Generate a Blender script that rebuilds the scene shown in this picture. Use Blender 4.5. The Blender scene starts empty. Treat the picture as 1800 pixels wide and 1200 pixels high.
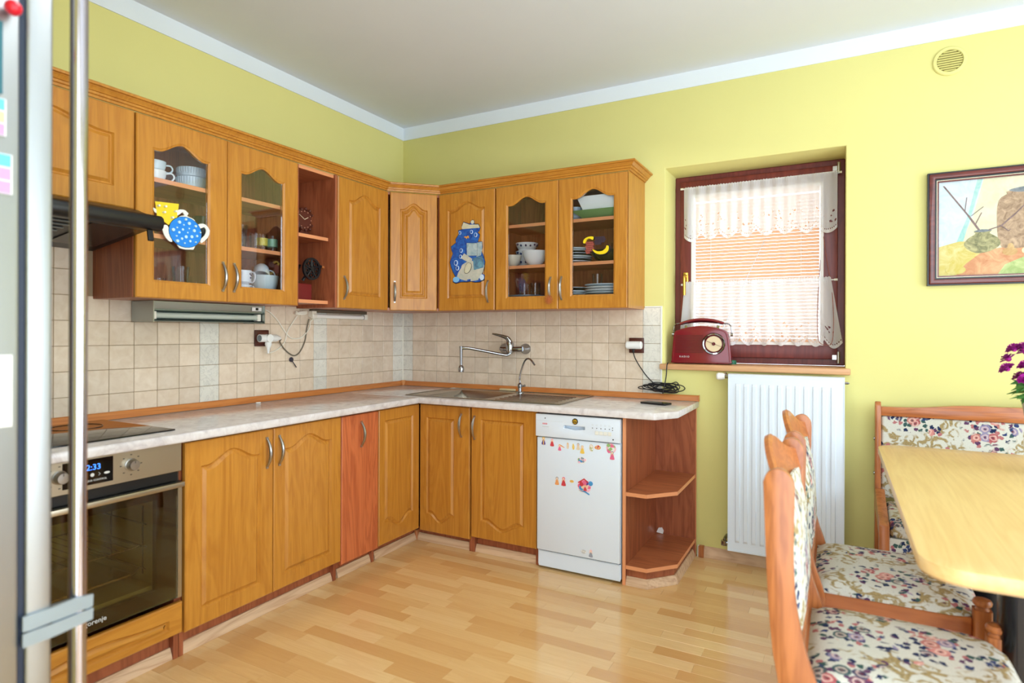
import bpy, bmesh, math, random
from mathutils import Vector, Matrix
from mathutils.geometry import tessellate_polygon
random.seed(7)
SC = bpy.context.scene
COL = SC.collection
PI = math.pi

# ------------------------------------------------------------------ camera
F, HY, YAW, CAM, ROLL = 1056.11, 584.617, -.4952, Vector((2.6914, -3.3628, 1.2088)), .0032
_r = Vector((math.cos(YAW), -math.sin(YAW), 0)); _f = Vector((math.sin(YAW), math.cos(YAW), 0)); _u = Vector((0, 0, 1))
_R = (_r + ROLL * _u).normalized(); _U = (_u - ROLL * _r).normalized()
cam = bpy.data.cameras.new('camera'); camo = bpy.data.objects.new('camera', cam); COL.objects.link(camo)
M = Matrix((( _R.x, _U.x, -_f.x, CAM.x), (_R.y, _U.y, -_f.y, CAM.y), (_R.z, _U.z, -_f.z, CAM.z), (0, 0, 0, 1)))
camo.matrix_world = M
cam.sensor_width = 36; cam.lens = 36 * F / 1800; cam.shift_y = (HY - 600) / 1800
cam.clip_start = .02
cam.dof.use_dof = True; cam.dof.focus_distance = 3.4; cam.dof.aperture_fstop = 2.4
SC.camera = camo
SC.cycles.transparent_max_bounces = 40
# ------------------------------------------------------------------ world, lights, exposure
SC.view_settings.view_transform = 'Standard'; SC.view_settings.look = 'None'
SC.view_settings.exposure = -.55; SC.view_settings.gamma = 1; SC.view_settings.use_curve_mapping = False
W = bpy.data.worlds.new('sky'); SC.world = W; W.use_nodes = True
wb = W.node_tree.nodes['Background']; wb.inputs[0].default_value = (.80, .90, 1, 1); wb.inputs[1].default_value = 6.5
def area(name, loc, rot, sx, sy, power, col):
    l = bpy.data.lights.new(name, 'AREA'); l.shape = 'RECTANGLE'; l.size = sx; l.size_y = sy; l.energy = power; l.color = col
    o = bpy.data.objects.new(name, l); COL.objects.link(o); o.location = loc; o.rotation_euler = rot; return o
area('daylight_right_window', (4.93, -2.1, 1.3), (0, math.radians(104), 0), 1.9, 2.3, 64, (.74, .88, 1))
area('daylight_near_opening', (3.46, -3.62, 1.3), (math.radians(102), 0, 0), 2.5, 2.35, 25, (.78, .90, 1))
area('added_overhead_fill', (1.75, -2.35, 2.60), (0, 0, 0), .6, .6, 22, (.90, .96, 1))  # soft fill added out of view to brighten the left side, no known lamp

# ------------------------------------------------------------------ materials
def lin(c):
    return tuple(((x / 255) / 12.92 if x / 255 <= .04045 else ((x / 255 + .055) / 1.055) ** 2.4) for x in c) + (1,)
class NT:
    def __init__(s, name):
        s.m = bpy.data.materials.new(name); s.m.use_nodes = True; s.t = s.m.node_tree
        s.b = s.t.nodes['Principled BSDF']; s.out = s.t.nodes['Material Output']
    def n(s, ty, props=None, **ins):
        o = s.t.nodes.new(ty)
        for k, v in (props or {}).items(): setattr(o, k, v)
        for k, v in ins.items():
            s.put(o.inputs[int(k[1:])] if k[0] == 'i' and k[1:].isdigit() else o.inputs[k.replace('_', ' ')], v)
        return o
    def put(s, sock, v):
        if isinstance(v, bpy.types.NodeSocket): s.t.links.new(v, sock)
        elif isinstance(v, bpy.types.Node): s.t.links.new(v.outputs[0], sock)
        else: sock.default_value = v
    def math(s, op, a, b=0, c=None):
        o = s.n('ShaderNodeMath', dict(operation=op), i0=a, i1=b)
        if c is not None: s.put(o.inputs[2], c)
        return o.outputs[0]
    def mix(s, f, a, b, mode='MIX'):
        o = s.n('ShaderNodeMix', dict(data_type='RGBA', blend_type=mode)); s.put(o.inputs[0], f); s.put(o.inputs[6], a); s.put(o.inputs[7], b)
        return o.outputs[2]
    def ramp(s, f, stops, interp='LINEAR'):
        o = s.n('ShaderNodeValToRGB', i0=f); cr = o.color_ramp; cr.interpolation = interp
        cr.elements.remove(cr.elements[1]); cr.elements[0].position = stops[0][0]; cr.elements[0].color = stops[0][1]
        for p, c in stops[1:]: cr.elements.new(p).color = c
        return o.outputs[0]
    def pos(s): return s.n('ShaderNodeNewGeometry').outputs['Position']
    def obj(s): return s.n('ShaderNodeTexCoord').outputs['Object']
    def rnd(s): return s.n('ShaderNodeObjectInfo').outputs['Random']
    def scale(s, v, sc, off=None):
        o = s.n('ShaderNodeMapping', i0=v); o.inputs['Scale'].default_value = sc
        if off is not None: s.put(o.inputs['Location'], off)
        return o.outputs[0]
    def noise(s, v, sc, det=2, rough=.5, dist=0):
        o = s.n('ShaderNodeTexNoise', i0=v); o.inputs['Scale'].default_value = sc; o.inputs['Detail'].default_value = det
        o.inputs['Roughness'].default_value = rough; o.inputs['Distortion'].default_value = dist; return o.outputs[0]
    def vor(s, v, sc, feat='F1', rnd=1):
        o = s.n('ShaderNodeTexVoronoi', dict(feature=feat), i0=v); o.inputs['Scale'].default_value = sc; o.inputs['Randomness'].default_value = rnd
        return o
    def bump(s, h, st=.2, d=.002):
        o = s.n('ShaderNodeBump', Height=h); o.inputs['Strength'].default_value = st; o.inputs['Distance'].default_value = d
        s.put(s.b.inputs['Normal'], o)
    def fin(s, col=None, rough=None, metal=None, spec=None, coat=None):
        for k, v in (('Base Color', col), ('Roughness', rough), ('Metallic', metal), ('Specular IOR Level', spec), ('Coat Weight', coat)):
            if v is not None: s.put(s.b.inputs[k], v)
        if coat: s.b.inputs['Coat Roughness'].default_value = .12
        return s.m
MC = {}
def flat(name, c, rough=.5, metal=0, var=.06, sc=12, emit=0, spec=None):
    if name in MC: return MC[name]
    t = NT(name); n = t.noise(t.obj(), sc, 3)
    a = lin(c); k = 1 - var
    col = t.mix(n, (a[0] * k, a[1] * k, a[2] * k, 1), (min(1, a[0] * (1 + var)), min(1, a[1] * (1 + var)), min(1, a[2] * (1 + var)), 1))
    t.fin(col, rough, metal, spec)
    if emit: t.put(t.b.inputs['Emission Color'], a); t.b.inputs['Emission Strength'].default_value = emit
    MC[name] = t.m; return t.m
def wood(name, base, dark, axis=2, rough=.38, contrast=1.0, coat=0, knots=.0, spec=.5):
    t = NT(name)
    p = t.obj(); off = t.n('ShaderNodeCombineXYZ', i0=t.math('MULTIPLY', t.rnd(), 17.3), i1=t.math('MULTIPLY', t.rnd(), 7.1), i2=t.math('MULTIPLY', t.rnd(), 29.7)).outputs[0]
    s1 = [9, 9, 9]; s1[axis] = .9
    s2 = [90, 90, 90]; s2[axis] = 3
    v1 = t.scale(p, s1, off); v2 = t.scale(p, s2, off)
    w = t.noise(v1, 1, 4, .55, 1.2); fine = t.noise(v2, 1, 3, .6)
    rings = t.math('FRACT', t.math('MULTIPLY', w, 7.0))
    rings = t.math('ABSOLUTE', t.math('SUBTRACT', rings, .5))
    f = t.math('ADD', t.math('MULTIPLY', rings, .9 * contrast), t.math('MULTIPLY', fine, .55))
    col = t.ramp(f, [(.1, lin(dark)), (.55, lin(base)), (.95, lin(tuple(min(255, int(c * 1.05 + 4)) for c in base)))])
    if knots:
        vk = t.vor(t.scale(p, [5, 5, 5] if axis != 2 else [6, 6, 3.2], off), 1)
        k = t.ramp(vk.outputs[0], [(0.03, (1, 1, 1, 1)), (.13, (0, 0, 0, 1))])
        col = t.mix(t.math('MULTIPLY', k, knots), col, lin(tuple(int(c * .62) for c in dark)))
    t.fin(col, rough, spec=spec, coat=coat or None)
    return t.m
DOOR = wood('golden_alder', (196, 134, 50), (170, 106, 32), 2, .29, .55, 0, .3)
DOORH = wood('golden_alder_horizontal', (196, 134, 50), (170, 106, 32), 0, .29, .55)
CARC = wood('calvados_board', (164, 92, 58), (128, 64, 38), 2, .4, .8)
CARCH = wood('calvados_shelf', (176, 104, 66), (140, 74, 46), 0, .33, .8)
EDGE = flat('shelf_edge_band', (226, 152, 104), .4)
REDW = wood('cherry_red_door', (198, 108, 62), (166, 78, 42), 2, .4, 1.0)
TRIMW = wood('splash_strip_wood', (206, 130, 66), (180, 104, 48), 0, .35, .6)
SKIRT = wood('pale_skirting', (216, 182, 146), (184, 140, 106), 0, .45, .8)
CHAIRW = wood('oiled_oak', (178, 108, 58), (142, 78, 38), 2, .32, 1.0, .2)
CHAIRX = wood('oiled_oak_rail', (182, 108, 56), (148, 78, 38), 0, .32, 1.0, .2)
TABLEW = wood('table_beech_laminate', (228, 194, 132), (212, 172, 108), 1, .3, .5)
MAHOG = wood('mahogany_window', (122, 50, 44), (92, 32, 32), 2, .4, .5)
MAHOGX = wood('mahogany_window_rail', (122, 50, 44), (92, 32, 32), 0, .4, .5)
FRAMEW = wood('picture_mahogany', (110, 42, 34), (78, 26, 24), 0, .25, .5, .3)
SILLW = wood('sill_beech', (216, 166, 118), (194, 140, 94), 0, .4, .6)
CHROME = flat('chrome', (160, 161, 164), .1, 1, .02)
NICKEL = flat('brushed_nickel', (178, 176, 172), .3, 1, .05)
STEEL = flat('sink_steel', (176, 172, 164), .24, 1, .05)
OVENS = flat('oven_steel', (182, 172, 152), .36, 1, .03)
BLACK = flat('black_plastic', (16, 16, 18), .35)
BLACKG = flat('black_gloss', (8, 8, 9), .06)
DARK = flat('dark_gap', (14, 12, 11), .8)
WHITE = flat('white_enamel', (224, 235, 246), .25, 0, .01)
WPLAS = flat('white_plastic', (236, 236, 232), .4, 0, .02)
CREAMP = flat('cream_plastic', (238, 233, 218), .45, 0, .03)
PORC = flat('white_porcelain', (236, 240, 242), .15, 0, .02)
PORCB = flat('blue_porcelain', (208, 224, 234), .2, 0, .04)
CREAMC = flat('cream_porcelain', (226, 224, 208), .2, 0, .03)
BRASS = flat('brass', (206, 168, 80), .25, 1, .04)
BROWNP = flat('brown_bakelite', (78, 34, 24), .35)
def mk_wall(name, c):
    t = NT(name); n = t.noise(t.pos(), 1.6, 3, .6); a = lin(c)
    col = t.mix(n, tuple(x * .95 for x in a[:3]) + (1,), tuple(min(1, x * 1.04) for x in a[:3]) + (1,))
    t.bump(t.noise(t.pos(), 260, 2), .08, .001)
    return t.fin(col, .75, spec=.25)
YEL = mk_wall('yellow_wall_paint', (221, 215, 140)); WPAINT = mk_wall('white_wall_paint', (226, 234, 240)); CEILM = mk_wall('ceiling_paint', (220, 226, 232))
def mk_tile(name, a, b, vein=False):
    t = NT(name); off = t.n('ShaderNodeCombineXYZ', i0=t.math('MULTIPLY', t.rnd(), 91.), i1=t.math('MULTIPLY', t.rnd(), 37.)).outputs[0]
    v = t.scale(t.obj(), (1, 1, 1), off); n = t.noise(v, 22, 3, .6, .6)
    col = t.mix(t.math('MULTIPLY_ADD', n, 1.6, -.3), lin(a), lin(b))
    if vein:
        w = t.noise(v, 11, 4, .6, 1.6); w = t.math('ABSOLUTE', t.math('SUBTRACT', w, .5))
        k = t.ramp(w, [(0, (1, 1, 1, 1)), (.03, (0, 0, 0, 1))]); col = t.mix(t.math('MULTIPLY', k, .28), col, lin((150, 146, 140)))
    r = t.math('MULTIPLY_ADD', t.rnd(), .14, .93); col = t.mix(1, col, t.n('ShaderNodeCombineColor', i0=r, i1=r, i2=r).outputs[0], 'MULTIPLY')
    return t.fin(col, .3)
TILE = mk_tile('beige_tile', (212, 190, 164), (232, 216, 196)); TILEV = mk_tile('marbled_tile', (218, 214, 202), (232, 228, 216), True)
GROUT = flat('tile_grout', (158, 136, 108), .9)
def mk_top():
    t = NT('pale_stone_laminate'); p = t.pos(); n = t.noise(p, 14, 5, .65, 1.0); n2 = t.noise(p, 60, 3)
    col = t.ramp(n, [(.3, lin((196, 188, 188))), (.5, lin((222, 216, 214))), (.7, lin((236, 233, 232)))])
    col = t.mix(t.math('MULTIPLY', n2, .25), col, lin((190, 176, 172)))
    return t.fin(col, .16)
TOPM = mk_top()
def mk_plank(name, byattr):
    t = NT(name); p = t.pos()
    r = t.n('ShaderNodeAttribute', dict(attribute_name='tone')).outputs['Fac'] if byattr else t.rnd()
    off = t.n('ShaderNodeCombineXYZ', i0=t.math('MULTIPLY', r, 13.), i1=t.math('MULTIPLY', r, 57.)).outputs[0]
    w = t.noise(t.scale(p, (1.3, 14, 1), off), 1, 4, .6, 1.3); rings = t.math('ABSOLUTE', t.math('SUBTRACT', t.math('FRACT', t.math('MULTIPLY', w, 6)), .5))
    fine = t.noise(t.scale(p, (6, 160, 1), off), 1, 2)
    base = t.ramp(r, [(0, lin((214, 166, 106))), (.3, lin((226, 182, 122))), (.65, lin((234, 196, 138))), (1, lin((240, 206, 150)))])
    col = t.mix(t.math('MULTIPLY', rings, .35), base, lin((202, 148, 86))); col = t.mix(t.math('MULTIPLY', fine, .22), col, lin((196, 146, 88)))
    return t.fin(col, .15, spec=.5, coat=.3)
PLANK = mk_plank('beech_strip', False); PLANKS = mk_plank('beech_strip_far', True)
def mk_fabric(name, ax, k=1.0):
    t = NT(name); p = t.obj()
    sx = t.n('ShaderNodeSeparateXYZ', i0=p); q_ = ({0, 1, 2} - set(ax)).pop()
    v = t.n('ShaderNodeCombineXYZ', i0=t.math('ADD', sx.outputs[ax[0]], t.math('MULTIPLY', sx.outputs[q_], 1.0 if q_ == 0 else 0.0)), i1=t.math('ADD', sx.outputs[ax[1]], t.math('MULTIPLY', sx.outputs[q_], 1.0 if q_ == 2 else 0.0))).outputs[0]
    v = t.scale(v, (1, 1, 1), t.n('ShaderNodeCombineXYZ', i0=t.math('MULTIPLY', t.rnd(), 3.1), i1=t.math('MULTIPLY', t.rnd(), 1.7)).outputs[0])
    def warp(sc, am):
        d = t.n('ShaderNodeTexNoise', i0=v); d.inputs['Scale'].default_value = sc; d.inputs['Detail'].default_value = 2
        dv = t.n('ShaderNodeVectorMath', dict(operation='MULTIPLY_ADD')); t.put(dv.inputs[0], d.outputs['Color']); dv.inputs[1].default_value = (am, am, 0); t.put(dv.inputs[2], v); return dv.outputs[0]
    def v2(vec, sc, feat='F1', rnd=1):
        o = t.n('ShaderNodeTexVoronoi', dict(feature=feat, voronoi_dimensions='2D'), i0=vec); o.inputs['Scale'].default_value = sc; o.inputs['Randomness'].default_value = rnd; return o
    band = lambda x, a, b, c, d: t.ramp(x, [(a, (0, 0, 0, 1)), (b, (1, 1, 1, 1)), (c, (1, 1, 1, 1)), (d, (0, 0, 0, 1))])
    less = lambda x, a, b: t.ramp(x, [(a, (1, 1, 1, 1)), (b, (0, 0, 0, 1))])
    dv = warp(11, .05); fv = warp(60, .012)
    db = v2(dv, 4.6 * k, 'F1', .35).outputs['Distance']            # medallions about 22 cm apart
    base = t.mix(t.noise(v, 260, 2), lin((188, 188, 174)), lin((220, 220, 210)))
    # gold acanthus scrolls: broken C-shaped rings of two sizes round the medallions
    c1 = v2(fv, 13 * k, 'F1', .8).outputs['Distance']; c2 = v2(warp(30, .02), 24 * k, 'F1', .9).outputs['Distance']
    nb = t.noise(v, 24, 2); cut = t.ramp(nb, [(.44, (0, 0, 0, 1)), (.50, (1, 1, 1, 1))]); cut2 = t.ramp(t.noise(v, 31, 2), [(.46, (0, 0, 0, 1)), (.52, (1, 1, 1, 1))])
    s1 = t.math('MULTIPLY', band(c1, .26, .29, .36, .40), cut); s2 = t.math('MULTIPLY', band(c2, .22, .27, .36, .42), cut2)
    zone = band(db, .36, .42, .66, .74); ringb = t.math('MULTIPLY', band(t.math('ADD', db, t.math('MULTIPLY', t.noise(v, 40, 2), .10)), .50, .52, .57, .60), t.math('SUBTRACT', 1, cut2))
    gm = t.math('MAXIMUM', ringb, t.math('MULTIPLY', t.math('MAXIMUM', s1, s2), zone))
    gold = t.mix(t.noise(v, 150, 1), lin((104, 84, 40)), lin((186, 160, 98)))
    col = t.mix(t.math('MULTIPLY', gm, .9), base, gold)
    # bouquets: rosettes with dark hearts and small leaves
    hue_stops = [(0, lin((172, 84, 88))), (.18, lin((208, 140, 132))), (.34, lin((110, 62, 88))), (.48, lin((140, 132, 164))), (.62, lin((44, 56, 88))), (.78, lin((60, 88, 90))), (.9, lin((190, 120, 110)))]
    pet = v2(fv, 27 * k, 'F1', .9); pd = pet.outputs['Distance']; pc = t.n('ShaderNodeSeparateColor', i0=pet.outputs['Color'])
    hue = t.ramp(pc.outputs[0], hue_stops, 'CONSTANT')
    rose = t.mix(t.math('MULTIPLY', band(pd, .14, .19, .24, .30), .6), hue, lin((236, 206, 190))); rose = t.mix(less(pd, .05, .12), rose, lin((96, 40, 50)))
    k1 = less(pd, .40, .46)
    lf = v2(warp(75, .022), 60 * k, 'F1', 1); ld = lf.outputs['Distance']; lc = t.n('ShaderNodeSeparateColor', i0=lf.outputs['Color'])
    lhue = t.ramp(lc.outputs[1], [(0, lin((36, 48, 82))), (.3, lin((58, 88, 84))), (.5, lin((92, 60, 92))), (.66, lin((52, 66, 108))), (.85, lin((176, 112, 112)))], 'CONSTANT')
    k2 = t.math('MULTIPLY', less(ld, .36, .44), t.math('GREATER_THAN', lc.outputs[2], .30))
    cl = t.math('ADD', db, t.math('MULTIPLY', t.noise(v, 34, 2), .22))
    sm = t.math('ADD', v2(v, 9.5 * k, 'F1', .8).outputs['Distance'], t.math('MULTIPLY', t.noise(v, 40, 2), .25))
    leafm = t.math('MULTIPLY', t.math('MAXIMUM', less(cl, .42, .46), less(sm, .36, .40)), k2)
    rosem = t.math('MULTIPLY', t.math('MAXIMUM', less(cl, .29, .33), less(sm, .24, .27)), k1)
    col = t.mix(leafm, col, lhue); col = t.mix(t.math('MULTIPLY', rosem, .92), col, rose)
    t.bump(t.noise(v, 500, 2), .3, .001)
    return t.fin(col, .85, spec=.15)
FAB_XY = mk_fabric('tapestry_seat', (0, 1), .8); FAB_YZ = mk_fabric('tapestry_chair_back', (1, 2), .8); FAB_XZ = mk_fabric('tapestry_bench_back', (0, 2), .8)
def mk_glass(name, tint=(1, 1, 1), refl=1.0, ior=1.45):
    t = NT(name); t.t.nodes.remove(t.b)
    tr = t.n('ShaderNodeBsdfTransparent', Color=tuple(tint) + (1,)); gl = t.n('ShaderNodeBsdfGlossy', Roughness=.01)
    fr = t.n('ShaderNodeFresnel', IOR=ior)
    mx = t.n('ShaderNodeMixShader', i0=t.math('MULTIPLY', fr.outputs[0], refl), i1=tr.outputs[0], i2=gl.outputs[0]); t.put(t.out.inputs[0], mx); return t.m
GLASS = mk_glass('clear_pane'); SMOKE = mk_glass('oven_tinted_pane', (.72, .68, .52), 1.5); TUMB = mk_glass('tumbler_glass', (.985, .99, .99), .6)
def mk_sheer():
    t = NT('white_cutwork_voile'); t.t.nodes.remove(t.b)
    uv = t.n('ShaderNodeUVMap').outputs[0]; s = t.n('ShaderNodeSeparateXYZ', i0=uv); u, v = s.outputs[0], s.outputs[1]   # u metres, v metres above the hem
    dif = t.n('ShaderNodeBsdfDiffuse', Color=(.96, .98, 1, 1)); trl = t.n('ShaderNodeBsdfTranslucent', Color=(.95, .96, .98, 1)); trp = t.n('ShaderNodeBsdfTransparent')
    cl = t.n('ShaderNodeMixShader', i0=.42, i1=dif.outputs[0], i2=trl.outputs[0])
    band = t.math('LESS_THAN', v, .022)                      # dense hem
    op = t.math('MULTIPLY_ADD', band, .2, .74)
    dots = t.math('MULTIPLY', t.math('LESS_THAN', t.math('ABSOLUTE', t.math('SUBTRACT', v, .020)), .0035), t.math('GREATER_THAN', t.math('FRACT', t.math('MULTIPLY', u, 95)), .48))
    vc = t.vor(t.scale(uv, (38, 38, 1)), 1, 'F1', 1); n = t.noise(uv, 90, 2, .6, 1)
    fl = t.math('MULTIPLY', t.math('LESS_THAN', t.math('ADD', vc.outputs[0], t.math('MULTIPLY', n, .5)), .50), t.math('MULTIPLY', t.math('GREATER_THAN', v, .034), t.math('LESS_THAN', v, .115)))
    hole = t.math('MAXIMUM', dots, fl)
    op = t.math('MULTIPLY', op, t.math('SUBTRACT', 1, t.math('MULTIPLY', hole, .97)))
    mx = t.n('ShaderNodeMixShader', i0=op, i1=trp.outputs[0], i2=cl.outputs[0]); t.put(t.out.inputs[0], mx); return t.m
SHEER = mk_sheer()
def mk_slat():
    t = NT('blind_slat_tan'); t.t.nodes.remove(t.b)
    d = t.n('ShaderNodeBsdfDiffuse', Color=lin((240, 220, 198))); tr = t.n('ShaderNodeBsdfTranslucent', Color=lin((246, 216, 184)))
    mx = t.n('ShaderNodeMixShader', i0=.55, i1=d.outputs[0], i2=tr.outputs[0]); t.put(t.out.inputs[0], mx); return t.m
SLAT = mk_slat()
def brushed(name, c, rough=.3):
    t = NT(name); n = t.noise(t.scale(t.obj(), (400, 400, 2)), 1, 2); a = lin(c)
    t.put(t.b.inputs['Roughness'], t.math('MULTIPLY_ADD', n, .12, rough - .06)); return t.fin(a, None, 1)
FRIDGE = brushed('fridge_silver', (172, 176, 178), .42)

# ------------------------------------------------------------------ mesh builder
class MB:
    def __init__(s): s.v = []; s.f = []; s.mi = []; s.uv = None
    def add(s, vs, fs, mi=0):
        o = len(s.v); s.v += [tuple(v) for v in vs]; s.f += [tuple(i + o for i in f) for f in fs]; s.mi += [mi] * len(fs); return s
    def box(s, x0, x1, y0, y1, z0, z1, mi=0):
        return s.add([(x, y, z) for z in (z0, z1) for x, y in ((x0, y0), (x1, y0), (x1, y1), (x0, y1))],
                     [(3, 2, 1, 0), (4, 5, 6, 7), (0, 1, 5, 4), (1, 2, 6, 5), (2, 3, 7, 6), (3, 0, 4, 7)], mi)
    def prism(s, pts, ax, a0, a1, mi=0):
        def P(p, a): return {'x': (a, p[0], p[1]), 'y': (p[0], a, p[1]), 'z': (p[0], p[1], a)}[ax]
        n = len(pts); vs = [P(p, a0) for p in pts] + [P(p, a1) for p in pts]
        tri = tessellate_polygon([[Vector((p[0], p[1], 0)) for p in pts]])
        fs = [t for t in tri] + [tuple(i + n for i in reversed(t)) for t in tri] + [(i, (i + 1) % n, n + (i + 1) % n, n + i) for i in range(n)]
        return s.add(vs, fs, mi)
    def plate(s, outer, holes, ax, a0, a1, mi=0):           # polygon with holes, extruded
        def P(p, a): return {'x': (a, p[0], p[1]), 'y': (p[0], a, p[1]), 'z': (p[0], p[1], a)}[ax]
        loops = [outer] + holes; flatp = [p for l in loops for p in l]; n = len(flatp)
        tri = tessellate_polygon([[Vector((p[0], p[1], 0)) for p in l] for l in loops])
        fs = [t for t in tri] + [tuple(i + n for i in reversed(t)) for t in tri]; o = 0
        for l in loops:
            k = len(l); fs += [(o + i, o + (i + 1) % k, n + o + (i + 1) % k, n + o + i) for i in range(k)]; o += k
        return s.add([P(p, a0) for p in flatp] + [P(p, a1) for p in flatp], fs, mi)
    def lathe(s, prof, c=(0, 0, 0), n=20, ax='z', mi=0, sx=1, sy=1):
        vs = []; fs = []
        for r, z in prof:
            for i in range(n):
                a = 2 * PI * i / n; x, y = r * math.cos(a) * sx, r * math.sin(a) * sy
                q = {'z': (x, y, z), 'y': (x, z, y), 'x': (z, x, y)}[ax]; vs.append((q[0] + c[0], q[1] + c[1], q[2] + c[2]))
        for j in range(len(prof) - 1):
            for i in range(n): fs.append((j * n + i, j * n + (i + 1) % n, (j + 1) * n + (i + 1) % n, (j + 1) * n + i))
        if prof[0][0] > 1e-5: fs.append(tuple(reversed(range(n))))
        if prof[-1][0] > 1e-5: fs.append(tuple((len(prof) - 1) * n + i for i in range(n)))
        return s.add(vs, fs, mi)
    def ball(s, c, r, n=12, mi=0, sq=1.0, ax='z'):
        k = 8; return s.lathe([(max(1e-6, r * math.sin(PI * i / k)), -r * sq * math.cos(PI * i / k)) for i in range(k + 1)], c, n, ax, mi)
    def tube(s, pts, r, n=8, mi=0, cap=True, flat=1.0):
        pts = [Vector(p) for p in pts]; m = len(pts); rs = r if isinstance(r, (list, tuple)) else [r] * m
        vs = []; up = None
        for i, p in enumerate(pts):
            d = (pts[min(i + 1, m - 1)] - pts[max(i - 1, 0)]).normalized()
            if up is None:
                up = Vector((0, 0, 1)) if abs(d.z) < .9 else Vector((1, 0, 0))
            a = (up - d * up.dot(d)); a = a.normalized() if a.length > 1e-6 else d.orthogonal().normalized(); up = a; b = d.cross(a)
            for j in range(n):
                t = 2 * PI * j / n; vs.append(p + (a * math.cos(t) + b * math.sin(t) * flat) * rs[i])
        fs = [(i * n + j, i * n + (j + 1) % n, (i + 1) * n + (j + 1) % n, (i + 1) * n + j) for i in range(m - 1) for j in range(n)]
        if cap: fs += [tuple(reversed(range(n))), tuple((m - 1) * n + j for j in range(n))]
        return s.add(vs, fs, mi)
    def build(s, name, mats, parent=None, bevel=0, seg=1, smooth=True, loc=None, rot=None, ang=35):
        me = bpy.data.meshes.new(name); me.from_pydata(s.v, [], s.f)
        for m in (mats if isinstance(mats, (list, tuple)) else [mats]): me.materials.append(m)
        me.polygons.foreach_set('material_index', s.mi)
        bm = bmesh.new(); bm.from_mesh(me)
        bmesh.ops.recalc_face_normals(bm, faces=bm.faces)
        if bevel:
            es = [e for e in bm.edges if len(e.link_faces) == 2 and e.calc_face_angle(0) > .6]
            bmesh.ops.bevel(bm, geom=es, offset=bevel, segments=seg, affect='EDGES', profile=.5, clamp_overlap=True)
        bm.to_mesh(me); bm.free()
        if smooth:
            me.polygons.foreach_set('use_smooth', [True] * len(me.polygons)); me.set_sharp_from_angle(angle=math.radians(ang))
        o = bpy.data.objects.new(name, me); COL.objects.link(o)
        if parent is not None: o.parent = parent
        if loc is not None: o.location = loc
        if rot is not None: o.rotation_euler = rot
        return o
def tag(o, label=None, cat=None, group=None, kind=None):
    for k, v in (('label', label), ('category', cat), ('group', group), ('kind', kind)):
        if v: o[k] = v
    return o
def thing(name, label, cat, loc=(0, 0, 0), rz=0, group=None):
    o = bpy.data.objects.new(name, None); COL.objects.link(o); o.empty_display_size = .05
    o.location = loc; o.rotation_euler = (0, 0, rz); return tag(o, label, cat, group)
def copy_tree(o, parent=None):
    c = o.copy(); COL.objects.link(c)
    if parent is not None: c.parent = parent
    for ch in list(o.children): copy_tree(ch, c)
    return c
def spline(pts, k=8):
    P = [Vector(p) for p in pts]; P = [P[0] * 2 - P[1]] + P + [P[-1] * 2 - P[-2]]; out = []
    for i in range(1, len(P) - 2):
        a, b, c, d = P[i - 1:i + 3]
        for j in range(k):
            t = j / k; out.append(.5 * ((2 * b) + (c - a) * t + (2 * a - 5 * b + 4 * c - d) * t * t + (3 * b - a - 3 * c + d) * t ** 3))
    return out + [P[-2]]
def circ(cx, cz, r, n=16, sx=1, sz=1, a0=0): return [(cx + r * sx * math.cos(2 * PI * i / n + a0), cz + r * sz * math.sin(2 * PI * i / n + a0)) for i in range(n)]
def smoothp(pts, k=4):
    P = [Vector((p[0], p[1], 0)) for p in pts]; n = len(P); out = []
    for i in range(n):
        a, b, c, d = P[i - 1], P[i], P[(i + 1) % n], P[(i + 2) % n]
        for j in range(k):
            t = j / k; q = .5 * ((2 * b) + (c - a) * t + (2 * a - 5 * b + 4 * c - d) * t * t + (3 * b - a - 3 * c + d) * t ** 3); out.append((q.x, q.y))
    return out
def text(name, s, size, loc, mat, parent=None, rot=(PI / 2, 0, 0), ext=.0006, spacing=1.0, align='CENTER'):
    cu = bpy.data.curves.new(name, 'FONT'); cu.body = s; cu.size = size; cu.extrude = ext; cu.align_x = align; cu.align_y = 'CENTER'; cu.space_character = spacing; cu.resolution_u = 3
    t = bpy.data.objects.new(name, cu); COL.objects.link(t); bpy.context.view_layer.update()
    me = bpy.data.meshes.new_from_object(t.evaluated_get(bpy.context.evaluated_depsgraph_get())); bpy.data.objects.remove(t)
    me.materials.clear(); me.materials.append(mat); o = bpy.data.objects.new(name, me); COL.objects.link(o)
    o.location = loc; o.rotation_euler = rot
    if parent is not None: o.parent = parent
    return o
R90 = PI / 2          # left-wall run: local x -> world y, local -y -> world +x

# ================================================================== SETTING
H = 2.643; XR = 4.9; YN = -3.5
floor = tag(MB().box(-.3, XR + .3, YN - .3, .4, -.1, -.004).build('floor', flat('floor_joint', (150, 104, 60), .6)), kind='structure')
rng = random.Random(3); rows = []; pl = []
y = -.004; ri = 0
while y > YN:
    x = -rng.random() * .3
    while x < XR:
        L = rng.choice((.24, .28, .33, .38, .44)); pl.append((x, min(x + L, XR), max(y - .0648, YN), y, ri)); x += L
    y -= .065; ri += 1
def seen(p):
    cx, cy = (p[0] + p[1]) / 2, (p[2] + p[3]) / 2
    if cx < .5 or (cx < 2.03 and cy > -.5) or cx > 3.1: return -1
    d = Vector((cx, cy, 0)) - CAM; z = d.dot(_f)
    if z < .8: return -1
    a = d.dot(_r) / z * F; b = d.z / z * F
    if not -905 < a < 650 or -b > 640: return -1
    return 1 / z
vis = sorted([p for p in pl if seen(p) > 0], key=lambda p: -seen(p))[:300]; vs_ = set(vis)
pm = {}
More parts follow.
